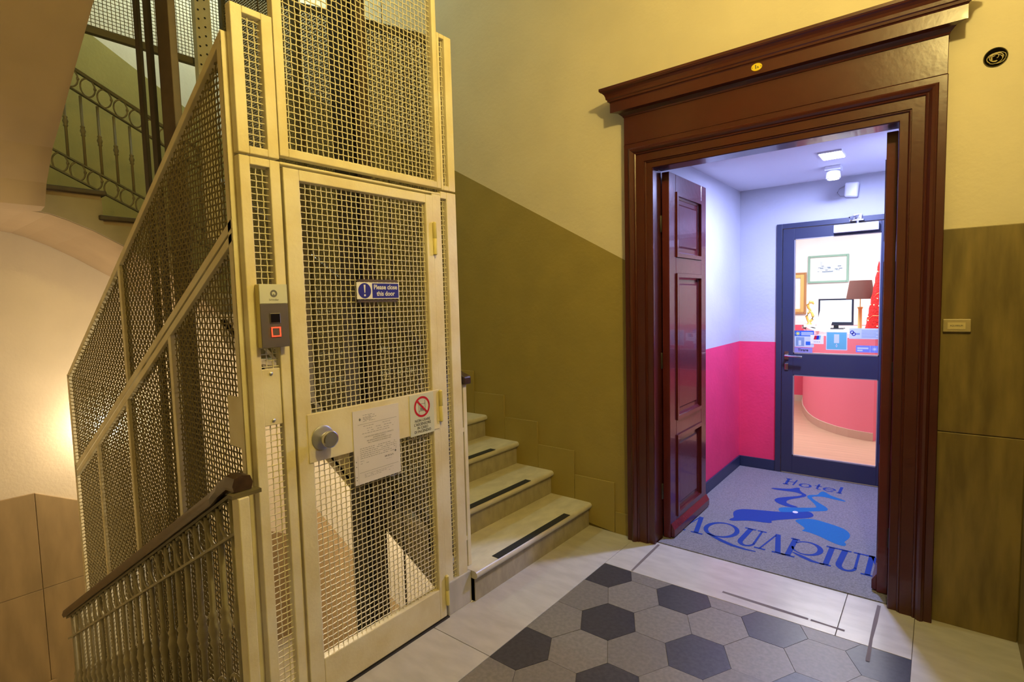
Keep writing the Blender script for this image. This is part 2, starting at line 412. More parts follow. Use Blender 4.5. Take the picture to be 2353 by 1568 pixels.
# ------------------------------------------------------------------ setting: floor
floor = struct(box('floor', 'grout', None, XC, XR, -2.2, YB + 0.02, -0.30, -0.004))
HX0, HX1, HY1 = -1.461, -0.053, 2.634
hs, hp = 0.1395, 0.2625           # half width, flat-to-flat pitch
hexpoly = [(hs, 0), (hs / 2, hp / 2), (-hs / 2, hp / 2), (-hs, 0), (-hs / 2, -hp / 2), (hs / 2, -hp / 2)]
full = {}
for c in range(-2, 7):
    for r in range(-14, 4):
        row = r + (0.5 if c % 2 else 0.0)
        cx, cy = -1.181 + 0.2093 * c, 2.15 + hp * row
        if cy < -0.9: continue
        isdark = (abs(row / 3 - round(row / 3)) < 1e-6) if c % 2 == 0 else (abs((row - 1.5) / 3 - round((row - 1.5) / 3)) < 1e-6)
        mname = 'hex_dark' if isdark else 'hex_light'
        g_ = 0.9925
        pl = [(cx + x * g_, cy + y * g_) for x, y in hexpoly]
        q = clip(clip(clip(pl, 1, 0, HX1), -1, 0, -HX0), 0, 1, HY1)
        if len(q) < 3: continue
        if len(q) == 6 and q == pl:
            if mname not in full: full[mname] = MB().prism([(x * g_, y * g_) for x, y in hexpoly], 'z', -0.02, 0.0).mesh('hex_tile', mname)
            inst('hex_tile', full[mname], floor, (cx, cy, random.uniform(-0.0008, 0.0003)))
        else:
            ar = abs(sum(q[i][0] * q[(i + 1) % len(q)][1] - q[(i + 1) % len(q)][0] * q[i][1] for i in range(len(q)))) / 2
            if ar > 0.0006: MB().prism(q, 'z', -0.02, 0.0).build('hex_tile', mname, floor)
def mslab(x0, x1, y0, y1): return MB().prism([(x0, y0), (x1, y0), (x1, y1), (x0, y1)], 'z', -0.02, 0.001).build('marble_slab', 'marble', floor, bevel=0.001)
mslab(XC + 0.004, HX0 - 0.002, 1.629, YB); mslab(XC + 0.004, HX0 - 0.002, 0.62, 1.626); mslab(XC + 0.004, HX0 - 0.002, -0.4, 0.617); mslab(XC + 0.004, HX0 - 0.002, -1.4, -0.403)
mslab(HX0, -0.325, HY1 + 0.002, YB + 0.012); mslab(-0.322, HX1 - 0.001, HY1 + 0.002, YB + 0.012)
mslab(HX1 + 0.001, XR, 1.75, YB); mslab(HX1 + 0.001, XR, 0.6, 1.747); mslab(HX1 + 0.001, XR, -0.6, 0.597)
# old adhesive tape traces on the threshold marble
def trace(pts, wd):
    mb = MB(); pm = plane_map((0, 0, 0), 'z'); A = []; B = []
    for i, p in enumerate(pts):
        a = pts[max(i - 1, 0)]; b = pts[min(i + 1, len(pts) - 1)]
        dx, dy = b[0] - a[0], b[1] - a[1]; L = math.hypot(dx, dy); k = wd * random.uniform(.7, 1.2) / 2
        A.append((p[0] - dy / L * k, p[1] + dx / L * k, 0.0016)); B.append((p[0] + dy / L * k, p[1] - dx / L * k, 0.0016))
    mb.poly(A + B[::-1]); return mb.build('tape_residue', 'tape_residue', floor)
trace([(-0.83, 2.712), (-0.70, 2.708), (-0.55, 2.705), (-0.44, 2.702)], 0.018); trace([(-0.43, 2.702), (-0.36, 2.70), (-0.295, 2.698)], 0.016)
trace([(-1.306, 3.03), (-1.303, 2.88), (-1.300, 2.76), (-1.297, 2.64)], 0.014)
trace([(-0.191, 3.02), (-0.193, 2.86), (-0.196, 2.70), (-0.194, 2.52)], 0.016)

# ------------------------------------------------------------------ elevator cage
cage = empty('elevator_cage', (XC, 1.37, 0), 'cream painted wire mesh elevator cage beside the stairs', 'elevator')
def fbar(name, y0, y1, z0, z1, x0=XC - 0.035, x1=XC, m_='cage_paint', parent=cage, bev=0.003): return box(name, m_, parent, x0, x1, y0, y1, z0, z1, bev)
fx = lambda u, v, h=0: (XC - 0.018 + h, u, v)
WT = 'cage_wire'
# front, lower narrow panel left of the door
fbar('post', 0.862, 0.898, -0.30, 2.012); fbar('post', 0.966, 1.003, -0.30, 2.012)
fbar('rail', 0.898, 0.966, 1.985, 2.012); wire_mesh('wire_mesh', WT, cage, [(0.896, -0.3), (0.968, -0.3), (0.968, 1.986), (0.896, 1.986)], fx)
fbar('cover_plate', 0.897, 0.964, 1.092, 1.292, XC - 0.014, XC - 0.004)
for z in (1.11, 1.275): MB().lathe([(0.006, 0), (0.006, 0.003), (0.002, 0.005)], (XC - 0.004, 0.93, z), 10, 'x').build('screw', 'steel_plate', cage)
# front, upper narrow panel left
fbar('post', 0.862, 0.900, 2.020, 2.497); fbar('post', 0.964, 1.003, 2.020, 2.497); fbar('rail', 0.900, 0.964, 2.020, 2.046); fbar('rail', 0.900, 0.964, 2.474, 2.497)
wire_mesh('wire_mesh', WT, cage, [(0.898, 2.04), (0.966, 2.04), (0.966, 2.478), (0.898, 2.478)], fx)
# front, upper centre panel
fbar('post', 1.006, 1.040, 2.034, 3.70); fbar('post', 1.758, 1.784, 2.034, 3.70); fbar('rail', 1.040, 1.758, 2.034, 2.063); fbar('rail', 1.003, 1.776, 2.004, 2.013)
wire_mesh('wire_mesh', WT, cage, [(1.038, 2.06), (1.76, 2.06), (1.76, 3.70), (1.038, 3.70)], fx)
# front, right narrow panels
fbar('post', 1.722, 1.776, 0.16, 2.004); fbar('post', 1.814, 1.876, 0.16, 2.022); fbar('rail', 1.776, 1.814, 1.990, 2.022)
wire_mesh('wire_mesh', WT, cage, [(1.774, 0.16), (1.816, 0.16), (1.816, 1.995), (1.774, 1.995)], fx)
fbar('post', 1.786, 1.800, 2.030, 2.735); fbar('post', 1.832, 1.876, 2.030, 2.735); fbar('rail', 1.800, 1.832, 2.030, 2.052); fbar('rail', 1.800, 1.832, 2.716, 2.735)
wire_mesh('wire_mesh', WT, cage, [(1.798, 2.05), (1.834, 2.05), (1.834, 2.72), (1.798, 2.72)], fx)
box('plinth', 'marble', cage, XC - 0.06, XC + 0.006, 1.732, 1.895, 0.0, 0.165, 0.006)
box('sill_strip', 'iron_dark', cage, XC - 0.04, XC + 0.012, 0.90, 1.732, -0.012, 0.0065, 0.002)

# landing door of the cage
door = MB(); D0, D1 = XC - 0.030, XC + 0.006
door.box(D0, D1, 1.010, 1.070, 0.012, 1.995).box(D0, D1, 1.677, 1.719, 0.012, 1.995).box(D0, D1, 1.070, 1.677, 1.956, 1.995).box(D0, D1, 1.070, 1.677, 0.012, 0.158)
ldoor = door.build('landing_door', 'cage_paint', cage, bevel=0.003)
fd = lambda u, v, h=0: (XC - 0.012 + h, u, v)
wire_mesh('wire_mesh', WT, ldoor, [(1.068, 1.10), (1.679, 1.10), (1.679, 1.958), (1.068, 1.958)], fd)
wire_mesh('wire_mesh', WT, ldoor, [(1.068, 0.156), (1.679, 0.156), (1.679, 0.93), (1.068, 0.93)], fd)
box('lock_rail', 'cage_paint', ldoor, XC - 0.008, XC + 0.009, 1.05, 1.712, 0.925, 1.108, 0.002)
for z in (1.80, 1.03, 0.14):
    hg = MB().lathe([(0.004, -0.075), (0.010, -0.07), (0.010, -0.002), (0.0085, 0.0), (0.010, 0.002), (0.010, 0.07), (0.004, 0.075)], (XC + 0.012, 1.7205, z), 12)
    hg.build('hinge', 'hinge_yellow', ldoor, smooth=True)
MB().lathe([(0.046, 0.0), (0.046, 0.003), (0.040, 0.006), (0.012, 0.007), (0.010, 0.030), (0.014, 0.034)], (XC + 0.009, 1.108, 1.012), 32, 'x').build('knob_rosette', 'steel_plate', ldoor, smooth=True)
kb = MB().lathe([(0.016, 0.030), (0.029, 0.036), (0.032, 0.048), (0.031, 0.056), (0.027, 0.058)], (XC + 0.009, 1.108, 1.012), 32, 'x').build('door_knob', 'chrome', ldoor, smooth=True)
MB().lathe([(0.001, 0.0585), (0.0265, 0.0585), (0.0265, 0.0592), (0.001, 0.0595)], (XC + 0.009, 1.108, 1.012), 28, 'x').build('knob_disc', 'knob_face', ldoor)

# cage side towards the stairs going down
def dtop(x): return 2.43 + 0.566 * (x - XC)
def dmid(x): return 1.790 + 0.547 * (x - XC)
def dbot(x): return -0.40 + SL * (x - XC)
sy = lambda u, v, h=0: (u, YL + h, v)
def sbar(name, pts, y0=YL - 0.016, y1=YL + 0.016, m_='cage_paint'): return MB().prism(pts, 'y', y0, y1).build(name, m_, cage, bevel=0.002)
xa = XC - 0.04
def dbar(f, o0, o1): return sbar('diagonal_bar', [(XB, f(XB) + o0), (xa, f(xa) + o0), (xa, f(xa) + o1), (XB, f(XB) + o1)])
dbar(dtop, -0.028, 0.006); dbar(dmid, 0.006, 0.040); dbar(dmid, -0.036, -0.004); dbar(dbot, -0.02, 0.02)
def vbar(x, f0, f1, wd=0.030): return sbar('upright', [(x, f0(x)), (x + wd, f0(x + wd)), (x + wd, f1(x + wd)), (x, f1(x))])
vbar(-3.045, lambda x: dmid(x) + .04, lambda x: dtop(x) - .028)
for x in (-2.485, -3.075, -3.62): vbar(x, lambda x: dbot(x) + .02, lambda x: dmid(x) - .036)
sbar('upright', [(xa, dbot(xa)), (XC - 0.036, dbot(XC)), (XC - 0.036, dtop(XC) - .02), (xa, dtop(xa) - .02)])
sbar('upright', [(xa - 0.032, dbot(xa)), (xa - 0.004, dbot(xa)), (xa - 0.004, dtop(xa) - .03), (xa - 0.032, dtop(xa) - .04)])
sbar('upright', [(XB - 0.02, dbot(XB)), (XB + 0.018, dbot(XB)), (XB + 0.018, dtop(XB)), (XB - 0.02, dtop(XB))])
x0, x1 = XB + 0.01, xa - 0.01
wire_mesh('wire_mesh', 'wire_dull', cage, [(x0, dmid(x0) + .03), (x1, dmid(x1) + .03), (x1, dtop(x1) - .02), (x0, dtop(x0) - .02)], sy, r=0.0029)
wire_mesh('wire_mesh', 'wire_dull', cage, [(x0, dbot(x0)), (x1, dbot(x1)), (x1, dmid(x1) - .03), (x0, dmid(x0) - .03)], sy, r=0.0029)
sbar('cover_plate', [(-1.985, 1.015), (-1.870, 1.015), (-1.870, 1.197), (-1.985, 1.197)], YL - 0.010, YL - 0.004)
# cage back
bx = lambda u, v, h=0: (XB + h, u, v)
def btop(y): return dtop(XB) - SL * (y - YL)
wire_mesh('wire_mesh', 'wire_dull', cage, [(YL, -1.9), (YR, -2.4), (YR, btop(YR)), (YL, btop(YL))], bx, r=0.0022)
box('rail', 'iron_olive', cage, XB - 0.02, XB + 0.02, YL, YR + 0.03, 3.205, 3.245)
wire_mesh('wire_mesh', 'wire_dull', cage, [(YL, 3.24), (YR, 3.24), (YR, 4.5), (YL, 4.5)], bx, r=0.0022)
box('post', 'iron_olive', cage, XB - 0.015, XB + 0.015, YL - 0.015, YL + 0.015, 3.2, 4.5)
# cage side towards the stairs going up
def atop(x): return 2.72 + 0.49 * (XC - x) + 0.0
def abot(x): return 0.20 + SL * (XC - x)
ay = lambda u, v, h=0: (u, YR + h, v)
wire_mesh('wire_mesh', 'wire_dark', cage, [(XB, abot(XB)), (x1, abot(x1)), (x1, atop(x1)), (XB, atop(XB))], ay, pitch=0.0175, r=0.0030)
for o0, o1, f in ((-0.035, 0.005, atop), (-0.02, 0.015, abot)):
    MB().prism([(XB, f(XB) + o0), (XC - 0.04, f(XC - .04) + o0), (XC - 0.04, f(XC - .04) + o1), (XB, f(XB) + o1)], 'y', YR - 0.015, YR + 0.015).build('diagonal_bar', 'iron_olive', cage)
for x in (-3.15, -4.09): MB().box(x, x + 0.05, YR - 0.016, YR + 0.014, abot(x) - .02, atop(x)).build('upright', 'iron_olive', cage)
# perforated corner post
pp = MB().box(-4.05, -3.99, 1.66, 1.762, 2.0, 4.6).build('perforated_post', 'cage_paint', cage, bevel=0.004)
hole = MB().lathe([(0.007, 0), (0.007, 0.002)], (0, 0, 0), 10, 'x').mesh('hole', 'iron_dark')
for k in range(22):
    for dy in (-0.032, 0.010): inst('hole', hole, pp, (-3.9905, 1.711 + dy, 3.0 + k * 0.06 + (0.02 if dy > 0 else 0)))
# guide masts and cables inside the shaft
guide = lambda n, mt, x0, x1, y0, y1, z0=-3.9, z1=5.5: box(n, mt, cage, x0, x1, y0, y1, z0, z1, 0.003)
guide('guide_mast', 'iron_brown', -2.618, -2.49, 0.93, 0.96); guide('guide_mast', 'iron_dark', -2.755, -2.70, 0.93, 0.945); guide('guide_mast', 'iron_dark', -2.875, -2.825, 0.93, 0.945)
guide('guide_mast', 'iron_dark', -2.62, -2.485, 1.76, 1.83); guide('guide_mast', 'iron_brown', -2.44, -2.40, 1.78, 1.84)
for x, y in ((-2.635, 0.94), (-2.645, 0.95), (-2.30, 1.21), (-2.085, 1.70)):
    MB().tube([(x, y, -3.9), (x, y, 5.5)], 0.004, 6).build('cable', 'iron_dark', cage)

# ------------------------------------------------------------------ call panel
cp = empty('call_panel', (XC, 0.94, 1.36), 'slim grey call button panel with a red lit square on the cage', 'call panel')
box('housing', 'hinge_yellow', cp, XC, XC + 0.030, 0.888, 0.984, 1.368, 1.584, 0.003)
box('face_plate', 'panel_grey', cp, XC + 0.030, XC + 0.034, 0.887, 0.985, 1.368, 1.517, 0.001)
box('face_plate', 'panel_white', cp, XC + 0.030, XC + 0.034, 0.887, 0.985, 1.518, 1.584, 0.001)
pm = plane_map((XC + 0.0342, 0.936, 1.368), 'x')
lg = MB(); disc(lg, pm, 0, 0.184, 0.0125, 0.0003, ri=0.0065)
lg.poly([pm(-0.0065, 0.178, 0.0004), pm(-0.0025, 0.178, 0.0004), pm(-0.001, 0.184, 0.0004), pm(0.001, 0.184, 0.0004), pm(0.0025, 0.178, 0.0004), pm(0.0065, 0.178, 0.0004), pm(0.004, 0.172, 0.0004), pm(-0.004, 0.172, 0.0004)])
text(lg, pm, 'Schindler', 0.0095, 0, 0.163, 0.0003); lg.build('logo', 'ink_grey', cp, recalc=False)
bt = MB(); slabbox(bt, pm, -0.018, 0.018, 0.083, 0.117, 0, 0.003); b1 = bt.build('button', 'chrome', cp, bevel=0.001)
bt = MB(); slabbox(bt, pm, -0.0155, 0.0155, 0.0855, 0.1145, 0.003, 0.004); bt.build('button_window', 'button_black', b1)
bt = MB(); slabbox(bt, pm, -0.017, 0.017, 0.036, 0.070, 0, 0.003); b2 = bt.build('button', 'panel_grey', cp, bevel=0.001)
bt = MB()
for a in ((-0.0165, 0.0165, 0.0365, 0.0400), (-0.0165, 0.0165, 0.0660, 0.0695), (-0.0165, -0.0130, 0.0365, 0.0695), (0.0130, 0.0165, 0.0365, 0.0695)): slabbox(bt, pm, *a, 0.003, 0.004)
bt.build('lit_ring', 'red_led', b2)

# ------------------------------------------------------------------ signs and notice on the cage door
sg = empty('door_sign', (XC, 1.398, 1.53), 'blue and white sign reading Please close this door', 'sign')
pm = plane_map((XC + 0.004, 1.398, 1.563), 'x')
b_ = MB(); slabbox(b_, pm, -0.107, 0.107, -0.034, 0.034, 0, 0.004); b_.build('board', 'sign_white', sg, bevel=0.001)
b_ = MB(); rect(b_, pm, -0.033, 0.102, -0.030, 0.030, 0.0044); disc(b_, pm, -0.070, 0, 0.031, 0.0044); b_.build('blue_field', 'sign_blue', sg, recalc=False)
b_ = MB(); text(b_, pm, 'Please close\nthis door', 0.0265, 0.0345, 0.001, 0.0048, 0.94, bold=0.0006)
b_.build('lettering', 'sign_white', sg, recalc=False)
b_ = MB(); b_.poly([pm(-0.0745, 0.024, 0.0048), pm(-0.0655, 0.024, 0.0048), pm(-0.068, -0.008, 0.0048), pm(-0.072, -0.008, 0.0048)]); disc(b_, pm, -0.070, -0.018, 0.0045, 0.0048)
b_.build('exclamation_mark', 'sign_white', sg, recalc=False)
b_ = MB()
for u in (-0.1, 0.1): b_.tube([pm(u, 0.036, 0.001), pm(u, 0.046, -0.02)], 0.0012, 5).tube([pm(u, -0.036, 0.001), pm(u, -0.046, -0.02)], 0.0012, 5)
slabbox(b_, pm, -0.10, 0.102, -0.046, -0.036, -0.006, -0.002); slabbox(b_, pm, -0.10, 0.102, 0.036, 0.046, -0.006, -0.002)
b_.build('backing_bracket', 'iron_brown', sg)

sf = empty('fire_sign', (XC, 1.605, 0.93), 'white sign with red prohibition circle reading NON USARE L\'ASCENSORE', 'sign')
pm = plane_map((XC + 0.0095, 1.605, 0.0), 'x')
b_ = MB(); slabbox(b_, pm, -0.071, 0.071, 0.920, 1.104, 0, 0.002); b_.build('board', 'panel_white', sf)
b_ = MB(); disc(b_, pm, 0, 1.046, 0.047, 0.0026, 40, 0.0375)
a = math.radians(-45); ca, sa = math.cos(a), math.sin(a)
b_.poly([pm(ca * t - sa * s_, 1.046 + sa * t + ca * s_, 0.0028) for t, s_ in ((-0.039, -0.0042), (0.039, -0.0042), (0.039, 0.0042), (-0.039, 0.0042))])
b_.build('prohibition_ring', 'sign_red', sf, recalc=False)
b_ = MB()
for u in (-0.0195, 0.0175): rect(b_, pm, u, u + 0.002, 1.016, 1.074, 0.0024)
rect(b_, pm, -0.0175, 0.0175, 1.026, 1.0275, 0.0024); rect(b_, pm, -0.0175, 0.0175, 1.058, 1.0595, 0.0024)
for u in (-0.010, -0.003, 0.004): rect(b_, pm, u, u + 0.004, 1.029, 1.043, 0.0024); disc(b_, pm, u + 0.002, 1.046, 0.0022, 0.0024, 8)
for i, t_ in enumerate(('NON USARE', "L'ASCENSORE", 'IN CASO', 'DI INCENDIO')): text(b_, pm, t_, 0.0165, 0.0, 0.985 - i * 0.0165, 0.0024, 0.98, bold=0.0003)
b_.build('lettering', 'ink_dark', sf, recalc=False)

nt_ = empty('paper_notice', (XC, 1.356, 0.785), 'printed paper notice in a clear sleeve on the cage door', 'notice')
pm = plane_map((XC + 0.010, 1.241, 0.785), 'x')
b_ = MB(); slabbox(b_, pm, 0, 0.231, 0.0, 0.300, 0, 0.0012); b_.build('sheet', 'notice_paper', nt_)
b_ = MB(); b2_ = MB()
def words(mb, y, u0, u1, hgt, dens=0.8):
    u = u0
    while u < u1:
        L = random.uniform(0.004, 0.014)
        if random.random() < dens: rect(mb, pm, u, min(u + L, u1), y, y + hgt, 0.0016)
        u += L + 0.003
for k in range(7): words(b2_, 0.277 - k * 0.0042, 0.048, random.uniform(0.09, 0.125), 0.0022)
b_.poly([pm(0.033, 0.270, .0016), pm(0.038, 0.263, .0016), pm(0.033, 0.256, .0016), pm(0.028, 0.263, .0016)])
for y in (0.242, 0.046): rect(b_, pm, 0.022, 0.218, y, y + 0.0009, 0.0016)
for y in (0.232, 0.221, 0.211, 0.202): words(b2_, y, random.uniform(0.03, 0.07), random.uniform(0.17, 0.21), 0.0022)
for i, t_ in enumerate(("CHE NON DEVE ESSERE UTILIZZATO L'IMPIANTO", 'ASCENSORE ADIBITO', 'PER NESSUN MOTIVO E IN NESSUN CASO', 'PER IL TRASPORTO DI MATERIALI VARI')): text(b_, pm, t_, 0.0070, 0.125, 0.188 - i * 0.0088, 0.0016, 0.95)
for y in (0.143, 0.135, 0.127, 0.119, 0.111, 0.103): words(b2_, y, 0.028, 0.212, 0.0024)
words(b2_, 0.092, 0.028, 0.045, .002); words(b2_, 0.082, 0.028, 0.07, .002)
for y in (0.088, 0.084): words(b_, y, 0.148, 0.195, 0.0018)
words(b2_, 0.074, 0.155, 0.185, 0.0012, 1)
b_.poly([pm(0.205, 0.106, .0016), pm(0.210, 0.100, .0016), pm(0.205, 0.094, .0016), pm(0.200, 0.100, .0016)])
for y in (0.036, 0.030, 0.024): words(b2_, y, 0.045, 0.19, 0.0016)
for y in (0.021, 0.033, 0.075, 0.095): disc(b_, pm, 0.008, y, 0.0022, 0.0016, 10)
rect(b_, pm, 0.0155, 0.0162, 0.0, 0.118, 0.0016)
b_.build('bold_print', 'ink_grey', nt_, recalc=False)['kind'] = 'stuff'; b2_.build('fine_print', 'ink_faint', nt_, recalc=False)['kind'] = 'stuff'

# ------------------------------------------------------------------ stairs
def nosing(x, y0, y1, ztop, depth, mater, parent, axis='x', sgn=1, over=0.028, th=0.040):
    """marble tread with a rounded front edge. Nose at x, running back in the direction of sgn"""
    prof = []; r = th / 2
    for k in range(7):
        a = math.pi / 2 + math.pi * k / 6
        prof.append((x + sgn * (r + r * math.cos(a)), ztop - r + r * math.sin(a)))
    prof += [(x + sgn * depth, ztop - th), (x + sgn * depth, ztop)]
    return MB().prism(prof, 'y' if axis == 'x' else 'x', y0, y1).build('tread', mater, parent, smooth=True)
up = empty('staircase', (-1.8, 2.47, 0), 'marble stair flight climbing between the elevator cage and the olive wall', 'stairs')
strip_me = MB().box(-0.0225, 0.0225, -0.35, 0.35, 0, 0.002).mesh('anti_slip_strip', 'black_strip')
for i in range(10):
    nx = -1.770 - RUN * i; z = RISE * (i + 1)
    if i < 9:
        td = nosing(nx, 1.896, YB - 0.012, z, -0, 'stair_marble', up, sgn=-1) if False else None
        td = nosing(nx, 1.896, YB - 0.013, z, RUN + 0.03, 'stair_marble', up, sgn=-1)
        if i < 4: inst('anti_slip_strip', strip_me, td, (nx - 0.030, 2.42, z + 0.0002))
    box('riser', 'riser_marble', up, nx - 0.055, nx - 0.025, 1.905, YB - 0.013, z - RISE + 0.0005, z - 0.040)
def tl(x): return RISE - SL * (x + 1.770)
MB().prism([(-1.80, 0.0), (-1.80, 0.12)] + [p for i in range(10) for p in ((-1.80 - RUN * i, RISE * (i + 1) - 0.045), (-1.80 - RUN * (i + 1), RISE * (i + 1) - 0.045))][:-2]
           + [(-4.49, 1.5), (-4.49, tl(-4.49) - 0.36), (-2.10, tl(-2.10) - 0.36)], 'y', 1.905, YB - 0.013).build('stair_string', 'string_plaster', up)
# stepped skirting slabs along the wall
sk_prev = -1.498
for i in range(10):
    x_hi = -1.605 - RUN * (i - 1) if i else -1.498
    if i == 0: a, b, z0, z1 = -1.602, -1.498, 0.0, 0.140
    else:
        b = -1.605 - RUN * (i - 1); a = b - RUN + 0.003; z1 = 0.330 + RISE * (i - 1); z0 = max(0.0, tl(a) - 0.20)
    MB().prism([(a, z0), (b, max(0, z0 - (0.16 if i else 0))), (b, z1), (a, z1)], 'y', YB - 0.012, YB).build('skirting_slab', 'olive_paint', wall_back, bevel=0.002)
# landing at the top of this flight, next flight, upper half landing: seen through the shaft opening
ul = empty('upper_staircase', (-5.1, 1.4, 1.63), 'upper stair flight with dark nosings behind the elevator shaft', 'stairs')
box('landing_slab', 'stair_marble', ul, XF + 0.02, -4.50, 1.92, YB - 0.013, 1.45, 1.63)
prof = [(1.92, 1.45), (1.92, 1.63)]
zz = [1.793, 1.956, 2.119, 2.300]; yy = [1.92, 1.70, 1.45, 1.185]
prof = [(1.92, 1.47), (1.92, 1.793), (1.70, 1.793), (1.70, 1.956), (1.45, 1.956), (1.45, 2.135), (1.185, 2.135), (1.185, 2.300), (-0.385, 2.300), (-0.385, 2.16)]
prof += [(0.55, 2.15), (0.67, 2.155), (0.79, 2.158), (0.90, 2.145), (0.983, 2.118), (1.13, 2.055), (1.285, 1.969), (1.55, 1.80)]
MB().prism(prof, 'x', XF + 0.005, -4.50).build('vaulted_flight', 'soffit_plaster', ul)
MB().prism([(1.915, 1.48), (1.915, 1.785), (1.70, 1.785), (1.70, 1.95), (1.45, 1.95), (1.45, 2.105), (1.185, 2.105), (1.185, 2.268), (0.80, 2.268), (0.80, 2.162), (0.90, 2.149), (0.983, 2.122), (1.13, 2.059), (1.285, 1.973), (1.55, 1.804)], 'x', -4.50, -4.485).build('stair_string', 'string_plaster', ul)
for y0, y1, z in ((0.45, 1.21, 2.300), (1.16, 1.475, 2.135), (1.425, 1.725, 1.956), (1.69, 1.945, 1.793)):
    box('tread', 'iron_brown', ul, XF + 0.02, -4.462, y0, y1, z - 0.002, z + 0.030, 0.006, 'dark stone tread')
# sloping vault of the flight above the camera side
def cs(x): return 2.474 + 0.523 * (x + 4.077)
sofp = [(-1.70, cs(-1.70) + 0.30), (-1.70, cs(-1.70)), (-3.136, 2.966), (-3.501, 2.775), (-3.82, 2.60), (-4.077, 2.470), (-4.285, 2.301), (-4.376, 2.172), (-4.50, 2.155), (-4.50, 2.31), (-4.40, 2.44)]
MB().prism(sofp, 'y', -0.385, YL).build('sloping_vault', 'soffit_plaster', ul)
# stairs going down on the camera side of the cage
dnf = empty('lower_staircase', (-1.8, 0.2, 0), 'marble stair flight going down beside the curved iron railing', 'stairs')
for i in range(10):
    nx = XC - RUN * (i - 0); z = -RISE * i
    if i: nosing(nx + 0.03, -0.40, 0.845, z, -(RUN + 0.03), 'stair_marble', dnf, sgn=1) if False else box('tread', 'stair_marble', dnf, nx - 0.03, nx + RUN + 0.0, -0.385, 0.83, z - 0.04, z, 0.006)
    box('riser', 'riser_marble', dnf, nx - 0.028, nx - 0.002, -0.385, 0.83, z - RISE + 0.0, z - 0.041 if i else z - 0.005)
def dl(x): return SL * (x - XC)
MB().prism([(XC - 0.01, -0.06), (XC - 0.01, -0.42), (-4.5, dl(-4.5) - 0.40), (-4.5, dl(-4.5) - 0.02)], 'y', 0.765, 0.845).build('stair_string', 'string_plaster', dnf)
box('landing_slab', 'stair_marble', dnf, XF + 0.02, -4.50, -0.385, 0.90, -1.80, -1.63)
for k in range(4): box('tread', 'stair_marble', dnf, XF + 0.02, -4.50, 0.90 + 0.28 * k, 1.18 + 0.28 * k, -1.80 - RISE * (k + 1) + .1, -1.63 - RISE * (k + 1))
box('landing_slab', 'stair_marble', dnf, XF + 0.02, -4.50, 2.02, YB - .013, -2.45, -2.282)
box('skirting', 'travertine_tan', dnf, XF + 0.019, XF + 0.035, -0.38, 0.93, -1.63, -1.52, 0.003)

# ------------------------------------------------------------------ iron railings
def baluster_mesh(L, r=0.0105, mname='rail_paint', name='baluster'):
    pr = [(r, 0), (r, L * .42), (r * 1.25, L * .425), (r * 1.7, L * .44), (r * 1.25, L * .455), (r * 1.5, L * .47), (r * 2.0, L * .50), (r * 1.5, L * .53), (r * 1.25, L * .545), (r * 1.7, L * .56), (r * 1.25, L * .575), (r, L * .58), (r, L)]
    return MB().lathe(pr, (0, 0, 0), 10).mesh(name, mname, True)
def ring_mesh(a, b, r, axis, mname):
    pts = []
    for k in range(20):
        t = 2 * math.pi * k / 20; u, v = a * math.cos(t), b * math.sin(t)
        pts.append((u, 0, v) if axis == 'x' else (0, u, v))
    mb = MB().tube(pts, r, 5, closed=True)
    e = (a, 0, 0) if axis == 'x' else (0, a, 0)
    mb.lathe([(0.001, -0.012), (0.009, -0.006), (0.009, 0.006), (0.001, 0.012)], e, 8)
    return mb.mesh('scroll_ring', mname, True)
# railing of the flight going down: handrail, double band of rings, turned balusters
rd = empty('stair_railing', (-1.80, 0.80, 0), 'ornate iron stair railing with brown wooden handrail going down', 'railing')
RY = 0.80
def rz(x): return 0.905 + 0.533 * (x + 1.92)      # top of the handrail
hr = [(-0.028, -0.052), (0.028, -0.052), (0.034, -0.030), (0.026, -0.006), (0.0, 0.0), (-0.026, -0.006), (-0.034, -0.030)]
def hring(x, z): return [(x, RY + u, z + v) for u, v in hr]
path = [(-1.795, 0.952), (-1.86, 0.950), (-1.93, rz(-1.93) + 0.010), (-1.99, rz(-1.99)), (-4.36, rz(-4.36))]
hm = MB()
for p, q in zip(path[:-1], path[1:]): hm.loft(hring(*p), hring(*q), True)
hm.build('handrail', 'handrail_wood', rd, smooth=True)
box('handrail_bracket', 'iron_olive', rd, -1.81, -1.775, RY - 0.045, RY + 0.052, 0.885, 0.898)
def flat_rail(o0, o1, xa_, xb_, mname, name='flat_rail'): return MB().prism([(xb_, rz(xb_) + o0), (xa_, rz(xa_) + o0), (xa_, rz(xa_) + o1), (xb_, rz(xb_) + o1)], 'y', RY - 0.014, RY + 0.014).build(name, mname, rd)
flat_rail(-0.066, -0.054, -1.84, -4.36, 'iron_olive'); flat_rail(-0.204, -0.194, -1.82, -4.36, 'rail_paint'); flat_rail(-0.84, -0.83, -1.82, -4.36, 'rail_paint')
balm = baluster_mesh(0.86); ringm = ring_mesh(0.050, 0.064, 0.0065, 'x', 'rail_paint')
for k in range(23):
    x = -1.885 - 0.108 * k
    inst('baluster', balm, rd, (x, RY, rz(x) - 0.93))
    if k < 22:
        inst('scroll_ring', ringm, rd, (x - 0.054, RY, rz(x - 0.054) - 0.130)); inst('scroll_ring', ringm, rd, (x - 0.054, RY, rz(x - 0.054) - 0.765))
box('newel_post', 'cage_paint', rd, -1.815, -1.765, 0.770, 0.806, -0.05, 0.885, 0.003)
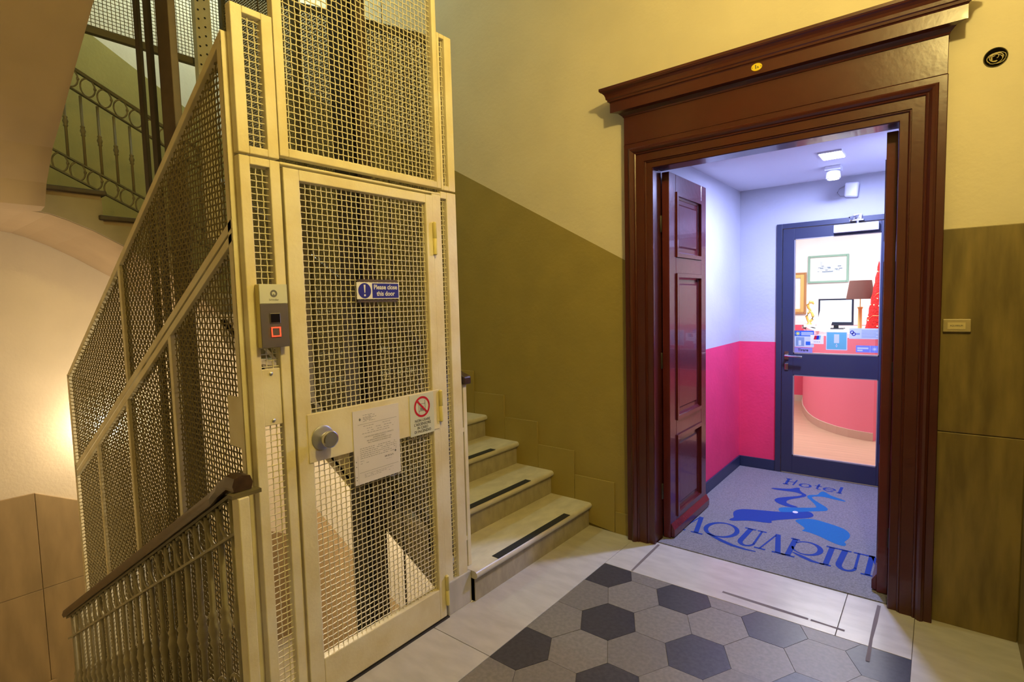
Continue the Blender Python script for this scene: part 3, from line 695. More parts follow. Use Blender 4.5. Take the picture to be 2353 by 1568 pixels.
# railing of the flight above, seen across the shaft
ru = empty('stair_railing', (-4.52, 1.2, 2.3), 'thin iron stair railing with ring ornaments seen across the shaft', 'railing')
RX = -4.52
def uz(y): return 3.112 - 0.50 * (y - 1.105)
def urail(o0, o1): return MB().prism([(0.72, uz(0.72) + o0), (1.90, uz(1.90) + o0), (1.90, uz(1.90) + o1), (0.72, uz(0.72) + o1)], 'x', RX - 0.012, RX + 0.012).build('flat_rail', 'iron_olive', ru)
urail(-0.010, 0.012); urail(-0.145, -0.135); urail(-0.625, -0.613); urail(-0.745, -0.733)
ubm = baluster_mesh(0.46, 0.0085, 'iron_tan'); urm = ring_mesh(0.040, 0.060, 0.0055, 'y', 'iron_tan')
for k in range(13):
    y = 0.76 + 0.090 * k
    inst('baluster', ubm, ru, (RX, y, uz(y) - 0.615)); inst('scroll_ring', urm, ru, (RX, y + 0.045, uz(y + .045) - 0.068)); inst('scroll_ring', urm, ru, (RX, y + 0.045, uz(y + .045) - 0.680))
# railing of the flight going up
rg = empty('stair_railing', (-1.80, 1.91, 0.163), 'dark handrail end on a thin white post beside the cage', 'railing')
def gz(x): return 1.140 - 0.543 * (x + 1.85)
MB().prism([(-1.83, gz(-1.85) - .042), (-1.83, gz(-1.85)), (-1.88, gz(-1.88)), (-4.4, gz(-4.4)), (-4.4, gz(-4.4) - .042), (-1.88, gz(-1.88) - .042)], 'y', 1.908, 1.962).build('handrail', 'handrail_wood', rg, bevel=0.008)
box('newel_post', 'cage_paint', rg, -1.872, -1.850, 1.920, 1.944, 0.164, 1.098, 0.002)
for z in (0.86, 0.30): box('newel_bracket', 'cage_paint', rg, -1.868, -1.852, 1.880, 1.920, z, z + 0.022)
bg = MB().lathe([(0.008, 0), (0.008, 0.94)], (0, 0, 0), 8).mesh('baluster', 'rail_paint', True)
for k in range(23):
    x = -1.90 - 0.108 * k; inst('baluster', bg, rg, (x - .08, 1.932, gz(x - .08) - 0.975))

# ------------------------------------------------------------------ doorway surround
sur = struct(empty('trim_1', ((OX0 + OX1) / 2, YB, 0)), 'dark red moulded door surround with a heavy cornice')
apro = [(0.0, 0.0), (0.0, 0.020), (0.004, 0.026), (0.034, 0.026), (0.037, 0.031), (0.041, 0.035), (0.045, 0.034), (0.047, 0.040), (0.092, 0.040), (0.095, 0.046), (0.100, 0.049),
        (0.104, 0.047), (0.107, 0.052), (0.116, 0.062), (0.126, 0.066), (0.131, 0.062), (0.135, 0.060), (0.138, 0.054), (0.165, 0.054), (0.168, 0.050), (0.168, 0.0)]
L0 = [(OX0 - u, YB - d, 0.001) for u, d in apro]; L1 = [(OX0 - u, YB - d, OZ + u * 0.92) for u, d in apro]
R0 = [(OX1 + u, YB - d, 0.001) for u, d in apro]; R1 = [(OX1 + u, YB - d, OZ + u * 0.92) for u, d in apro]
MB().loft(L0, L1).build('jamb_moulding', 'surround_paint', sur); MB().loft(R0, R1).build('jamb_moulding', 'surround_paint', sur); MB().loft(L1, R1).build('head_moulding', 'surround_paint', sur)
FX0, FX1, FZ = OX0 - 0.168, OX1 + 0.168, OZ + 0.168 * 0.92
box('frieze_board', 'surround_paint', sur, FX0 + 0.002, FX1 - 0.002, YB - 0.052, YB, FZ, 2.585, 0.002)
cpro = [(0.0, 2.575), (0.056, 2.575), (0.060, 2.583), (0.070, 2.592), (0.078, 2.598), (0.112, 2.600), (0.112, 2.655), (0.116, 2.660), (0.122, 2.662), (0.124, 2.672), (0.130, 2.676),
        (0.132, 2.690), (0.137, 2.702), (0.146, 2.711), (0.155, 2.716), (0.157, 2.720), (0.160, 2.722), (0.160, 2.736), (0.0, 2.740)]
def ce(s_, x): return [(x + s_ * max(0, d - 0.056), YB - d, z) for d, z in cpro]
MB().loft(ce(-1, FX0), ce(1, FX1)).build('cornice', 'surround_paint', sur)
# lining inside the opening
box('door_lining', 'surround_paint', sur, OX0 - 0.012, OX0 - 0.002, YB, YB + 0.10, 0.0, OZ); box('door_lining', 'surround_paint', sur, OX1 + 0.002, OX1 + 0.012, YB, YB + 0.10, 0.0, OZ)
box('door_lining', 'surround_paint', sur, OX0, OX1, YB, YB + 0.10, OZ + 0.001, OZ + 0.012)
pl = empty('number_plate', (-0.737, YB - 0.112, 2.64), 'small yellow oval plate marked 1A on the cornice', 'number plate')
pm = plane_map((-0.737, YB - 0.1125, 2.634), '-y')
b_ = MB(); n = 28; b_.loft([pm(0.026 * math.cos(2 * math.pi * k / n), 0.019 * math.sin(2 * math.pi * k / n), 0) for k in range(n)], [pm(0.025 * math.cos(2 * math.pi * k / n), 0.018 * math.sin(2 * math.pi * k / n), 0.003) for k in range(n)])
b_.build('plate', 'plate_yellow', pl)
b_ = MB(); text(b_, pm, '1', 0.026, -0.004, 0.0, 0.0035, bold=0.0006); b_.build('numeral', 'ink_dark', pl, recalc=False)
b_ = MB(); text(b_, pm, 'A', 0.015, 0.006, -0.003, 0.0035, bold=0.0003); b_.build('letter', 'ink_dark', pl, recalc=False)
for u in (-0.020, 0.020): b_ = MB(); disc(b_, pm, u, 0, 0.002, 0.0036, 8); b_.build('rivet', 'ink_dark', pl, recalc=False)

# ------------------------------------------------------------------ red door leaves
def leaf(name, x0, x1, face, y0, y1, label):
    e = struct(empty(name, ((x0 + x1) / 2, y0, 0)), label)
    dp = 'door_paint'; z0, z1 = 0.008, 2.255
    cuts = [(0.115, 0.640), (0.735, 1.655), (1.755, 2.150)]; ya, yb = y0 + 0.105, y1 - 0.095
    B = 0.003
    box('stile', dp, e, x0, x1, y0, ya, z0, z1, B); box('stile', dp, e, x0, x1, yb, y1, z0, z1, B)
    zs = [z0] + [c for p in cuts for c in p] + [z1]
    for k in range(0, len(zs), 2): box('rail', dp, e, x0, x1, ya, yb, zs[k], zs[k + 1], B)
    xm = (x0 + x1) / 2
    for a, b in cuts:
        pn = box('panel', dp, e, xm - 0.008, xm + 0.008, ya, yb, a, b)
        for s_ in (1, -1):
            xf = x1 if s_ > 0 else x0; xp = xm + s_ * 0.008
            for i, (o, w_, pr) in enumerate(((0.0, 0.024, 0.010), (0.024, 0.012, 0.004))):
                mo = MB(); U = [(ya + o, a + o), (yb - o, a + o), (yb - o, b - o), (ya + o, b - o)]; V = [(ya + o + w_, a + o + w_), (yb - o - w_, a + o + w_), (yb - o - w_, b - o - w_), (ya + o + w_, b - o - w_)]
                hi = xf + s_ * (pr if i == 0 else -0.006); lo = xp
                ringA = [(hi, *p) for p in U]; ringB = [((hi if i == 0 else lo + s_ * .004), p[0], p[1]) for p in V]; base = [(lo, *p) for p in U]; baseB = [(lo, *p) for p in V]
                for k in range(4):
                    j = (k + 1) % 4; mo.loft([base[k], base[j], baseB[j], baseB[k]], [ringA[k], ringA[j], ringB[j], ringB[k]])
                mo.build('moulding', dp, e)
            fo = 0.062
            fp = MB(); fp.loft([(xp, ya + fo, a + fo), (xp, yb - fo, a + fo), (xp, yb - fo, b - fo), (xp, ya + fo, b - fo)], [(xp + s_ * .007, ya + fo + .01, a + fo + .01), (xp + s_ * .007, yb - fo - .01, a + fo + .01), (xp + s_ * .007, yb - fo - .01, b - fo - .01), (xp + s_ * .007, ya + fo + .01, b - fo - .01)])
            fp.build('raised_field', dp, pn)
    s_ = face; xf = x1 if s_ > 0 else x0
    MB().prism([(xf, 0.012), (xf + s_ * 0.022, 0.016), (xf + s_ * 0.022, 0.060), (xf, 0.098)], 'y', y0 + 0.01, y1 + 0.006).build('weather_bar', dp, e, bevel=0.003)
    for z in (0.30, 1.12, 1.95): MB().lathe([(0.006, -0.05), (0.009, -0.045), (0.009, 0.045), (0.006, 0.05)], (xf - s_ * 0.05, y0 - 0.006, z), 10).build('hinge', 'iron_dark', e, smooth=True)
    return e
leaf('door_1', -1.322, -1.277, 1, 3.14, 3.79, 'dark red panelled door leaf standing open at the left of the doorway')
leaf('door_2', -0.212, -0.167, -1, 3.06 + 0.08, 3.79, 'dark red panelled door leaf folded back at the right of the doorway')

# ------------------------------------------------------------------ wall details beside the doorway
bp_ = empty('bell_plate', (0.062, YB - 0.016, 1.32), 'beige name plate with a cream card beside the doorway', 'bell plate')
pm = plane_map((0.062, YB - 0.016, 1.352), '-y')
b_ = MB(); slabbox(b_, pm, -0.047, 0.047, -0.028, 0.028, 0, 0.012); b_.build('plate', 'bell_beige', bp_, bevel=0.003)
b_ = MB(); slabbox(b_, pm, -0.031, 0.029, -0.0165, 0.0135, 0.012, 0.0135); b_.build('name_card', 'bell_card', bp_)
b_ = MB(); text(b_, pm, 'AQUARIUM', 0.0105, -0.001, -0.001, 0.0140, 0.80); b_.build('lettering', 'ink_dark', bp_, recalc=False)
jb = empty('junction_box', (0.158, YB, 2.44), 'open round junction box with coiled wires in the wall', 'junction box')
pm = plane_map((0.157, YB, 2.455), '-y')
b_ = MB(); disc(b_, pm, 0, 0, 0.0365, 0.0008, 32); b_.build('opening', 'hole_black', jb, recalc=False)
b_ = MB().lathe([(0.036, 0.0), (0.039, -0.002), (0.037, -0.004), (0.035, 0.0)], (0.157, YB, 2.455), 32, 'y'); b_.build('rim', 'iron_olive', jb, smooth=True)
for k in range(9):
    ph = random.uniform(0, 6.28); r0 = 0.010 + 0.0024 * k; cx_, cy_ = random.uniform(-.006, .006), random.uniform(-.008, .004); L = random.uniform(2.5, 5)
    pts = []
    for q in range(12):
        t = ph + L * q / 11; u, v = cx_ + r0 * math.cos(t), cy_ + r0 * 0.75 * math.sin(t); d = math.hypot(u, v)
        if d > 0.032: u, v = u * .032 / d, v * .032 / d
        pts.append(pm(u, v, 0.003 + 0.0012 * (k % 3)))
    MB().tube(pts, 0.0013, 5).build('wire', 'wire_cream', jb)

# ------------------------------------------------------------------ hotel vestibule
VX0, VX1, VY, VZ = -1.365, -0.10, 4.92, 2.405
painted_wall('vestibule_paint', (0.54, 0.54, 0.58), [((0.84, 0.042, 0.155), [(1.112, 0, 0, -1)])])
VM = 'vestibule_paint'
struct(box('wall_vestibule_left', VM, None, VX0 - 0.1, VX0, YB + 0.09, VY, -0.02, VZ)); struct(box('wall_vestibule_right', VM, None, VX1, VX1 + 0.1, YB + 0.09, VY, -0.02, VZ))
vb = MB(); GX0, GX1, GZ = -1.068, -0.265, 2.088
vb.box(VX0 - 0.1, GX0, VY, VY + 0.1, -0.02, VZ + 0.3).box(GX1, VX1 + 0.9, VY, VY + 0.1, -0.02, VZ + 0.3).box(GX0, GX1, VY, VY + 0.1, GZ, VZ + 0.3)
struct(vb.build('wall_vestibule_back', VM)); struct(box('ceiling_vestibule', 'white_plaster', None, VX0 - 0.1, VX1 + 0.1, YB + 0.09, VY, VZ, VZ + 0.1))
struct(box('floor_vestibule', 'grout', None, VX0, VX1, YB + 0.02, VY + 0.05, -0.3, -0.004))
struct(box('baseboard_left', 'navy_base', None, VX0, VX0 + 0.012, YB + 0.10, VY, 0, 0.095, 0.003)); struct(box('baseboard_back', 'navy_base', None, VX0 + 0.012, GX0, VY - 0.012, VY, 0, 0.095, 0.003))
# mat
dm = empty('door_mat', (-0.74, 3.98, 0), 'grey entrance mat with blue hotel lettering and two dolphins', 'door mat')
MB().prism([(OX0 + 0.004, YB + 0.014), (OX1 - 0.004, YB + 0.014), (OX1 - 0.004, YB + 0.10), (VX1 - 0.01, YB + 0.10), (VX1 - 0.01, VY - 0.02), (VX0 + 0.014, VY - 0.02), (VX0 + 0.014, YB + 0.10), (OX0 + 0.004, YB + 0.10)], 'z', -0.004, 0.006).build('pile', 'mat_grey', dm)
HZ = 0.0066
def flat(name, mname, polys, label=None, h=HZ):
    mb = MB()
    for p in polys: mb.poly([(x, y, h) for x, y in p])
    return mb.build(name, mname, dm, recalc=False, label=label)
def ccw(p):
    return p if sum(p[i][0] * p[(i + 1) % len(p)][1] - p[(i + 1) % len(p)][0] * p[i][1] for i in range(len(p))) > 0 else p[::-1]
def smooth(p, it=2):
    for _ in range(it):
        q = []
        for i, a in enumerate(p):
            b = p[(i + 1) % len(p)]; q += [(a[0] * .75 + b[0] * .25, a[1] * .75 + b[1] * .25), (a[0] * .25 + b[0] * .75, a[1] * .25 + b[1] * .75)]
        p = q
    return p
dolphin_dark = [(-0.632, 4.04), (-0.656, 4.079), (-0.679, 4.083), (-0.722, 4.037), (-0.835, 3.963), (-0.934, 3.93), (-1.034, 3.891), (-1.074, 3.854), (-1.088, 3.803), (-1.079, 3.749), (-1.053, 3.69), (-1.071, 3.662), (-1.071, 3.63), (-1.036, 3.636), (-0.989, 3.678), (-0.938, 3.705), (-0.883, 3.716), (-0.83, 3.734), (-0.833, 3.759), (-0.842, 3.772), (-0.813, 3.81), (-0.748, 3.874), (-0.652, 3.96), (-0.632, 4.002)]
tail_dark = [(-0.733, 4.131), (-0.816, 4.158), (-0.839, 4.197), (-0.824, 4.263), (-0.741, 4.377), (-0.74, 4.424), (-0.782, 4.466), (-0.806, 4.511), (-0.813, 4.568), (-0.841, 4.549), (-0.869, 4.492), (-0.997, 4.443), (-0.978, 4.418), (-0.889, 4.429), (-0.828, 4.446), (-0.787, 4.427), (-0.769, 4.415), (-0.778, 4.375), (-0.892, 4.261), (-0.913, 4.213), (-0.912, 4.18), (-0.883, 4.133), (-0.822, 4.101), (-0.781, 4.102)]
light_tail = [(-0.85, 4.009), (-0.848, 4.052), (-0.818, 4.082), (-0.738, 4.124), (-0.645, 4.188), (-0.643, 4.214), (-0.686, 4.302), (-0.736, 4.38), (-0.733, 4.436), (-0.677, 4.467), (-0.674, 4.528), (-0.665, 4.57), (-0.644, 4.573), (-0.599, 4.509), (-0.498, 4.454), (-0.493, 4.435), (-0.506, 4.426), (-0.583, 4.44), (-0.645, 4.454), (-0.705, 4.413), (-0.698, 4.372), (-0.653, 4.314), (-0.583, 4.235), (-0.569, 4.193), (-0.578, 4.157), (-0.649, 4.108), (-0.722, 4.037), (-0.769, 3.984), (-0.824, 3.966)]
light_body = [(-0.726, 3.88), (-0.637, 3.97), (-0.515, 3.937), (-0.438, 3.903), (-0.402, 3.845), (-0.393, 3.77), (-0.417, 3.683), (-0.401, 3.671), (-0.401, 3.627), (-0.429, 3.622), (-0.475, 3.643), (-0.558, 3.702), (-0.623, 3.723), (-0.647, 3.714), (-0.647, 3.731), (-0.636, 3.773), (-0.69, 3.832)]
flat('dolphin_emblem', 'mat_blue', [ccw(smooth(light_tail)), ccw(smooth(light_body))], 'bright blue dolphin')
flat('dolphin_emblem', 'mat_navy', [ccw(smooth(dolphin_dark)), ccw(smooth(tail_dark))], 'deep blue dolphin', HZ + 0.0004)
flat('dolphin_eye', 'mat_white', [[(-0.743 + 0.017 * math.cos(k * math.pi / 6), 4.022 + 0.022 * math.sin(k * math.pi / 6)) for k in range(12)]], None, HZ + 0.0008)
def ribbon(pts, w0, w1=None, wf=None):
    n = len(pts); A = []; B = []
    for i, p in enumerate(pts):
        a = pts[max(i - 1, 0)]; b = pts[min(i + 1, n - 1)]; dx, dy = b[0] - a[0], (b[1] - a[1]); L = math.hypot(dx, dy) or 1
        t = i / (n - 1); k = (wf(t) if wf else w0 + ((w1 if w1 is not None else w0) - w0) * t) / 2
        A.append((p[0] - dy / L * k, p[1] + dx / L * k)); B.append((p[0] + dy / L * k, p[1] - dx / L * k))
    return [ccw([A[i], A[i + 1], B[i + 1], B[i]]) for i in range(n - 1)]
def arc(cx, cy, rx, ry, a0, a1, n=16): return [(cx + rx * math.cos(math.radians(a0 + (a1 - a0) * k / n)), cy + ry * math.sin(math.radians(a0 + (a1 - a0) * k / n))) for k in range(n + 1)]
Y0, Y1 = 3.312, 3.566
def serif(x, y, w_): return [[(x - w_ / 2, y - 0.009), (x + w_ / 2, y - 0.009), (x + w_ / 2, y + 0.009), (x - w_ / 2, y + 0.009)]]
def bar(x0, y0, x1, y1, w_): return [ccw([(x0 - w_ / 2, y0), (x0 + w_ / 2, y0), (x1 + w_ / 2, y1), (x1 - w_ / 2, y1)])]
def lA(x): return bar(x - 0.008, Y1 - 0.01, x - 0.045, Y0, 0.010) + bar(x + 0.0, Y1 + 0.012, x + 0.055, Y0, 0.030) + serif(x - 0.030 - 0.014, Y0, 0.062) + serif(x + 0.060, Y0, 0.075)
def lQ(x): return ribbon(arc(x, 3.448, 0.092, 0.115, 0, 360, 36), 0, wf=lambda t: 0.017 + 0.012 * abs(math.cos(2 * math.pi * t))) + ribbon([(x - 0.055, 3.345), (x - 0.01, 3.322), (x + 0.05, 3.290), (x + 0.12, 3.262), (x + 0.20, 3.252), (x + 0.255, 3.256)], 0, wf=lambda t: 0.012 + 0.020 * math.sin(math.pi * min(1, t * 1.1)))
def lU(x, w_=0.062): return bar(x - w_ / 2 + 0.002, Y1, x - w_ / 2 - 0.006, 3.36, 0.031) + ribbon(arc(x + 0.003, 3.362, w_ / 2 + 0.008, 0.058, 180, 360, 16), 0, wf=lambda t: 0.031 - 0.017 * t) + bar(x + w_ / 2 + 0.008, Y1, x + w_ / 2 + 0.010, 3.355, 0.013) + serif(x - w_ / 2, Y1, 0.066) + serif(x + w_ / 2 + 0.008, Y1, 0.052)
def lR(x): return bar(x, Y1, x + 0.004, Y0, 0.030) + serif(x, Y1, 0.050) + serif(x + 0.006, Y0, 0.072) + ribbon(arc(x + 0.075, 3.470, 0.072, 0.092, 150, -170, 24), 0, wf=lambda t: 0.012 + 0.018 * math.exp(-((t - 0.45) / 0.22) ** 2)) + ribbon([(x + 0.020, 3.372), (x + 0.07, 3.345), (x + 0.13, 3.315), (x + 0.19, 3.308)], 0, wf=lambda t: 0.010 + 0.020 * math.sin(math.pi * t))
def lI(x): return bar(x, Y1, x + 0.001, Y0, 0.028) + serif(x, Y1, 0.060) + serif(x, Y0, 0.055)
def lM(x): return bar(x - 0.06, Y1 + .01, x - 0.06, Y0, 0.026) + bar(x - 0.055, Y1 + .01, x + 0.005, Y0 + 0.02, 0.022) + bar(x + 0.055, Y1 + .01, x + 0.005, Y0 + 0.02, 0.010) + bar(x + 0.06, Y1 + .01, x + 0.066, Y0, 0.028) + serif(x - 0.062, Y0, 0.056) + serif(x + 0.066, Y0, 0.056) + serif(x - 0.070, Y1, 0.05)
for polys in (lA(-1.235), lQ(-1.063), lU(-0.885), lA(-0.756), lR(-0.655), lI(-0.460), lU(-0.365), lM(-0.205)): flat('letter', 'mat_navy', [ccw(p) for p in polys], None, HZ + 0.0002)
def small(ch, x):
    y0, y1, ym = 4.600, 4.745, 4.690
    if ch == 'H': return bar(x - 0.030, y1, x - 0.025, y0, 0.020) + bar(x + 0.030, y1, x + 0.025, y0, 0.012) + bar(x, 4.685, x, 4.672, 0.055) + serif(x - .03, y1, .042) + serif(x - .026, y0, .042)
    if ch == 'o': return ribbon(arc(x, 4.643, 0.036, 0.042, 0, 360, 24), 0, wf=lambda t: 0.010 + 0.008 * abs(math.cos(2 * math.pi * t)))
    if ch == 't': return bar(x, y1 - .01, x, y0 + 0.015, 0.015) + ribbon([(x, y0 + .018), (x + .012, y0), (x + .03, y0 + .006)], 0.012) + bar(x, ym, x, ym - .014, 0.048)
    if ch == 'e': return ribbon(arc(x, 4.643, 0.036, 0.042, 0, 320, 24), 0, wf=lambda t: 0.010 + 0.007 * abs(math.cos(2 * math.pi * t))) + bar(x, 4.648, x, 4.636, 0.064)
    return bar(x, y1 + .01, x, y0, 0.020) + serif(x, y0, 0.036)
for ch, x in zip('Hotel', (-0.895, -0.790, -0.705, -0.625, -0.555)): flat('letter', 'mat_navy', [ccw(p) for p in small(ch, x)], None, HZ + 0.0002)

# glass door
gd = struct(empty('door_3', (-0.67, VY, 0)), 'navy framed glass door with a silver lever handle')
F0, F1 = VY - 0.02, VY + 0.05
fr = MB().box(GX0, GX0 + 0.042, F0, F1, 0, GZ).box(GX1 - 0.042, GX1, F0, F1, 0, GZ).box(GX0 + 0.042, GX1 - 0.042, F0, F1, GZ - 0.040, GZ); fr.build('door_frame', 'navy_frame', gd, bevel=0.002)
a, b = GX0 + 0.046, GX1 - 0.046; ga, gb = -0.937, -0.350; L_0, L_1 = VY - 0.012, VY + 0.035
lf = MB().box(a, ga, L_0, L_1, 0.012, GZ - 0.044).box(gb, b, L_0, L_1, 0.012, GZ - 0.044).box(ga, gb, L_0, L_1, 1.958, GZ - 0.044).box(ga, gb, L_0, L_1, 0.842, 1.020).box(ga, gb, L_0, L_1, 0.012, 0.158)
lf.build('leaf_frame', 'navy_frame', gd, bevel=0.002)
for z0, z1 in ((1.020, 1.958), (0.158, 0.842)):
    box('glass_pane', 'clear_glass', gd, ga - 0.004, gb + 0.004, VY + 0.010, VY + 0.016, z0 - 0.004, z1 + 0.004)
    be = MB().box(ga, ga + 0.008, L_0 - 0.001, VY + 0.008, z0, z1).box(gb - 0.006, gb, L_0 - 0.001, VY + 0.008, z0, z1).box(ga, gb, L_0 - 0.001, VY + 0.008, z0, z0 + 0.010).box(ga, gb, L_0 - 0.001, VY + 0.008, z1 - 0.006, z1)
    be.build('glazing_bead', 'steel_plate', gd)
hd = MB().lathe([(0.001, 0), (0.018, 0), (0.018, 0.008), (0.009, 0.010), (0.009, 0.042)][::1], (0, 0, 0), 20, 'y')
HDX, HDZ = -0.985, 1.004
mbh = MB(); mbh.box(HDX - 0.016, HDX + 0.016, L_0 - 0.010, L_0, HDZ - 0.034, HDZ + 0.034).tube([(HDX, L_0 - 0.005, HDZ), (HDX, L_0 - 0.050, HDZ), (HDX + 0.02, L_0 - 0.056, HDZ - 0.001), (HDX + 0.125, L_0 - 0.056, HDZ - 0.006)], 0.0095, 10)
mbh.build('lever_handle', 'chrome', gd, smooth=True)
MB().box(HDX - 0.014, HDX + 0.014, L_0 - 0.010, L_0, HDZ - 0.122, HDZ - 0.066).build('lock_plate', 'chrome', gd, bevel=0.006)
dc = box('closer_body', 'device_white', gd, -0.655, -0.365, L_0 - 0.050, L_0 - 0.001, 1.975, 2.035, 0.004)
cl = MB().box(-0.55, -0.46, L_0 - 0.06, L_0 - 0.01, 2.052, 2.062).tube([(-0.500, L_0 - 0.03, 2.035), (-0.500, L_0 - 0.03, 2.085)], 0.010, 10).tube([(-0.500, L_0 - 0.04, 2.08), (-0.545, L_0 - 0.11, 2.075), (-0.485, L_0 - 0.015, 2.100)], 0.006, 6).box(-0.525, -0.475, L_0 - 0.03, L_0 + 0.0, 2.065, 2.105)
cl.build('closer_arm', 'chrome', dc)

# stickers on the glass
SY = VY + 0.0095
def sticker(name, label, x0, x1, z0, z1, base, extra, SY=SY):
    e = empty(name, ((x0 + x1) / 2, SY, z0), label, 'sticker')
    pm = plane_map((x0, SY, z0), '-y'); mb = MB(); slabbox(mb, pm, 0, x1 - x0, 0, z1 - z0, 0, 0.0008); mb.build('film', base, e)
    for part, mname, fn in extra:
        mb = MB(); fn(mb, pm, x1 - x0, z1 - z0); o = mb.build(part, mname, e, recalc=False)
        if part == 'fine_print': o['kind'] = 'stuff'
    return e
def sun(mb, pm, u, v, r):
    disc(mb, pm, u, v, r * .45, 0.0014, 14)
    for k in range(8):
        t = k * math.pi / 4; mb.poly([pm(u + r * .55 * math.cos(t - .25), v + r * .55 * math.sin(t - .25), .0014), pm(u + r * math.cos(t), v + r * math.sin(t), .0014), pm(u + r * .55 * math.cos(t + .25), v + r * .55 * math.sin(t + .25), .0014)])
def lines(mb, pm, u0, u1, v0, v1, n, hg):
    for k in range(n): rect(mb, pm, u0, u1 - (0.012 if k % 3 == 2 else 0), v1 - (v1 - v0) * (k + 1) / n, v1 - (v1 - v0) * (k + 1) / n + hg, 0.0013)
sticker('card_sticker', 'blue card payment sticker with a yellow sun above the word Tirare', -0.930, -0.790, 1.075, 1.210, 'sticker_pale', [
    ('blue_band', 'sticker_blue', lambda mb, pm, w_, h_: (rect(mb, pm, 0, w_, h_ * .66, h_, .0011), rect(mb, pm, w_ * .58, w_ * .82, h_ * .12, h_ * .34, .0011))),
    ('sun_mark', 'yellow_sun', lambda mb, pm, w_, h_: sun(mb, pm, w_ * .16, h_ * .82, 0.020)),
    ('city_photo', 'art_blue', lambda mb, pm, w_, h_: rect(mb, pm, w_ * .06, w_ * .50, h_ * .06, h_ * .60, .0011)),
    ('fine_print', 'art_pale', lambda mb, pm, w_, h_: (lines(mb, pm, w_ * .34, w_ * .95, h_ * .72, h_ * .94, 3, .006), rect(mb, pm, w_ * .2, w_ * .34, h_ * .1, h_ * .4, .0013)))])
sticker('pull_sticker', 'lilac sticker reading Tirare at the glass corner', -0.936, -0.800, 1.028, 1.071, 'sticker_lilac', [
    ('lettering', 'ink_dark', lambda mb, pm, w_, h_: text(mb, pm, 'Tirare', 0.030, w_ / 2, h_ / 2, .0012, bold=0.0009))])
e = sticker('bank_sticker', 'small white card sticker with red, blue and teal slanted blocks', -0.815, -0.721, 1.103, 1.177, 'sign_white', [
    ('red_block', 'sign_red', lambda mb, pm, w_, h_: mb.poly([pm(w_ * .24, h_ * .48, .0012), pm(w_ * .46, h_ * .48, .0012), pm(w_ * .54, h_ * .92, .0012), pm(w_ * .32, h_ * .92, .0012)])),
    ('navy_block', 'sign_blue', lambda mb, pm, w_, h_: mb.poly([pm(w_ * .44, h_ * .48, .0014), pm(w_ * .64, h_ * .48, .0014), pm(w_ * .70, h_ * .92, .0014), pm(w_ * .50, h_ * .92, .0014)])),
    ('teal_block', 'teal_film', lambda mb, pm, w_, h_: mb.poly([pm(w_ * .62, h_ * .48, .0016), pm(w_ * .74, h_ * .48, .0016), pm(w_ * .80, h_ * .92, .0016), pm(w_ * .68, h_ * .92, .0016)])),
    ('lettering', 'ink_faint', lambda mb, pm, w_, h_: [rect(mb, pm, w_ * (.27 + .13 * k), w_ * (.33 + .13 * k), h_ * .18, h_ * .28, .0012) for k in range(4)])], SY - 0.0025)
sticker('arrow_sticker', 'teal square sticker with a pale bar and arrow', -0.704, -0.558, 1.058, 1.204, 'sticker_pale', [
    ('teal_field', 'teal_film', lambda mb, pm, w_, h_: rect(mb, pm, .006, w_ - .006, .006, h_ - .006, .0011)),
    ('arrow', 'sticker_pale', lambda mb, pm, w_, h_: (rect(mb, pm, w_ * .38, w_ * .62, h_ * .38, h_ * .86, .0014), rect(mb, pm, w_ * .48, w_ * .52, h_ * .22, h_ * .34, .0014), mb.poly([pm(w_ * .5, h_ * .14, .0014), pm(w_ * .56, h_ * .25, .0014), pm(w_ * .44, h_ * .25, .0014)])))])
sticker('text_sticker', 'pale sticker with a blue ring logo and lines of print', -0.547, -0.351, 1.150, 1.232, 'sticker_pale', [
    ('ring_logo', 'sign_blue', lambda mb, pm, w_, h_: (disc(mb, pm, w_ * .10, h_ * .62, .014, .0013, 16, .008), disc(mb, pm, w_ * .16, h_ * .45, .014, .0013, 16, .008))),
    ('fine_print', 'art_blue', lambda mb, pm, w_, h_: (lines(mb, pm, w_ * .42, w_ * .96, h_ * .12, h_ * .9, 7, .003), rect(mb, pm, w_ * .22, w_ * .36, h_ * .4, h_ * .55, .0013)))])
sticker('network_sticker', 'violet blue sticker with a pale sun in the lower glass corner', -0.500, -0.352, 1.046, 1.099, 'sticker_violet', [
    ('sun_mark', 'sticker_pale', lambda mb, pm, w_, h_: sun(mb, pm, w_ * .82, h_ * .5, 0.020)),
    ('fine_print', 'art_pale', lambda mb, pm, w_, h_: (rect(mb, pm, w_ * .06, w_ * .55, h_ * .48, h_ * .72, .0013), rect(mb, pm, w_ * .06, w_ * .30, h_ * .16, h_ * .38, .0013), rect(mb, pm, w_ * .62, w_ * .632, 0, h_, .0013)))])

# vestibule ceiling fittings
cl_ = empty('ceiling_panel_light', (-0.565, 4.07, VZ), 'glowing flush ceiling panel inside the hotel entrance', 'ceiling light')
box('housing', 'device_white', cl_, -0.632, -0.498, 3.97, 4.17, VZ - 0.012, VZ); box('diffuser', 'led_panel', cl_, -0.625, -0.505, 3.977, 4.163, VZ - 0.0145, VZ - 0.012)
sp_ = empty('spotlight', (-0.61, 4.48, VZ), 'small white ceiling spotlight on a square base', 'spotlight')
box('base', 'device_white', sp_, -0.66, -0.56, 4.43, 4.53, VZ - 0.030, VZ, 0.004)
MB().lathe([(0.030, 0.0), (0.043, -0.008), (0.046, -0.030), (0.046, -0.055), (0.040, -0.058)], (-0.61, 4.47, VZ - 0.030), 24).build('head', 'device_white', sp_, smooth=True)
MB().lathe([(0.0, -0.0585), (0.036, -0.0585), (0.036, -0.0600), (0.0, -0.0605)], (-0.61, 4.47, VZ - 0.030), 24).build('lens', 'led_panel', sp_)
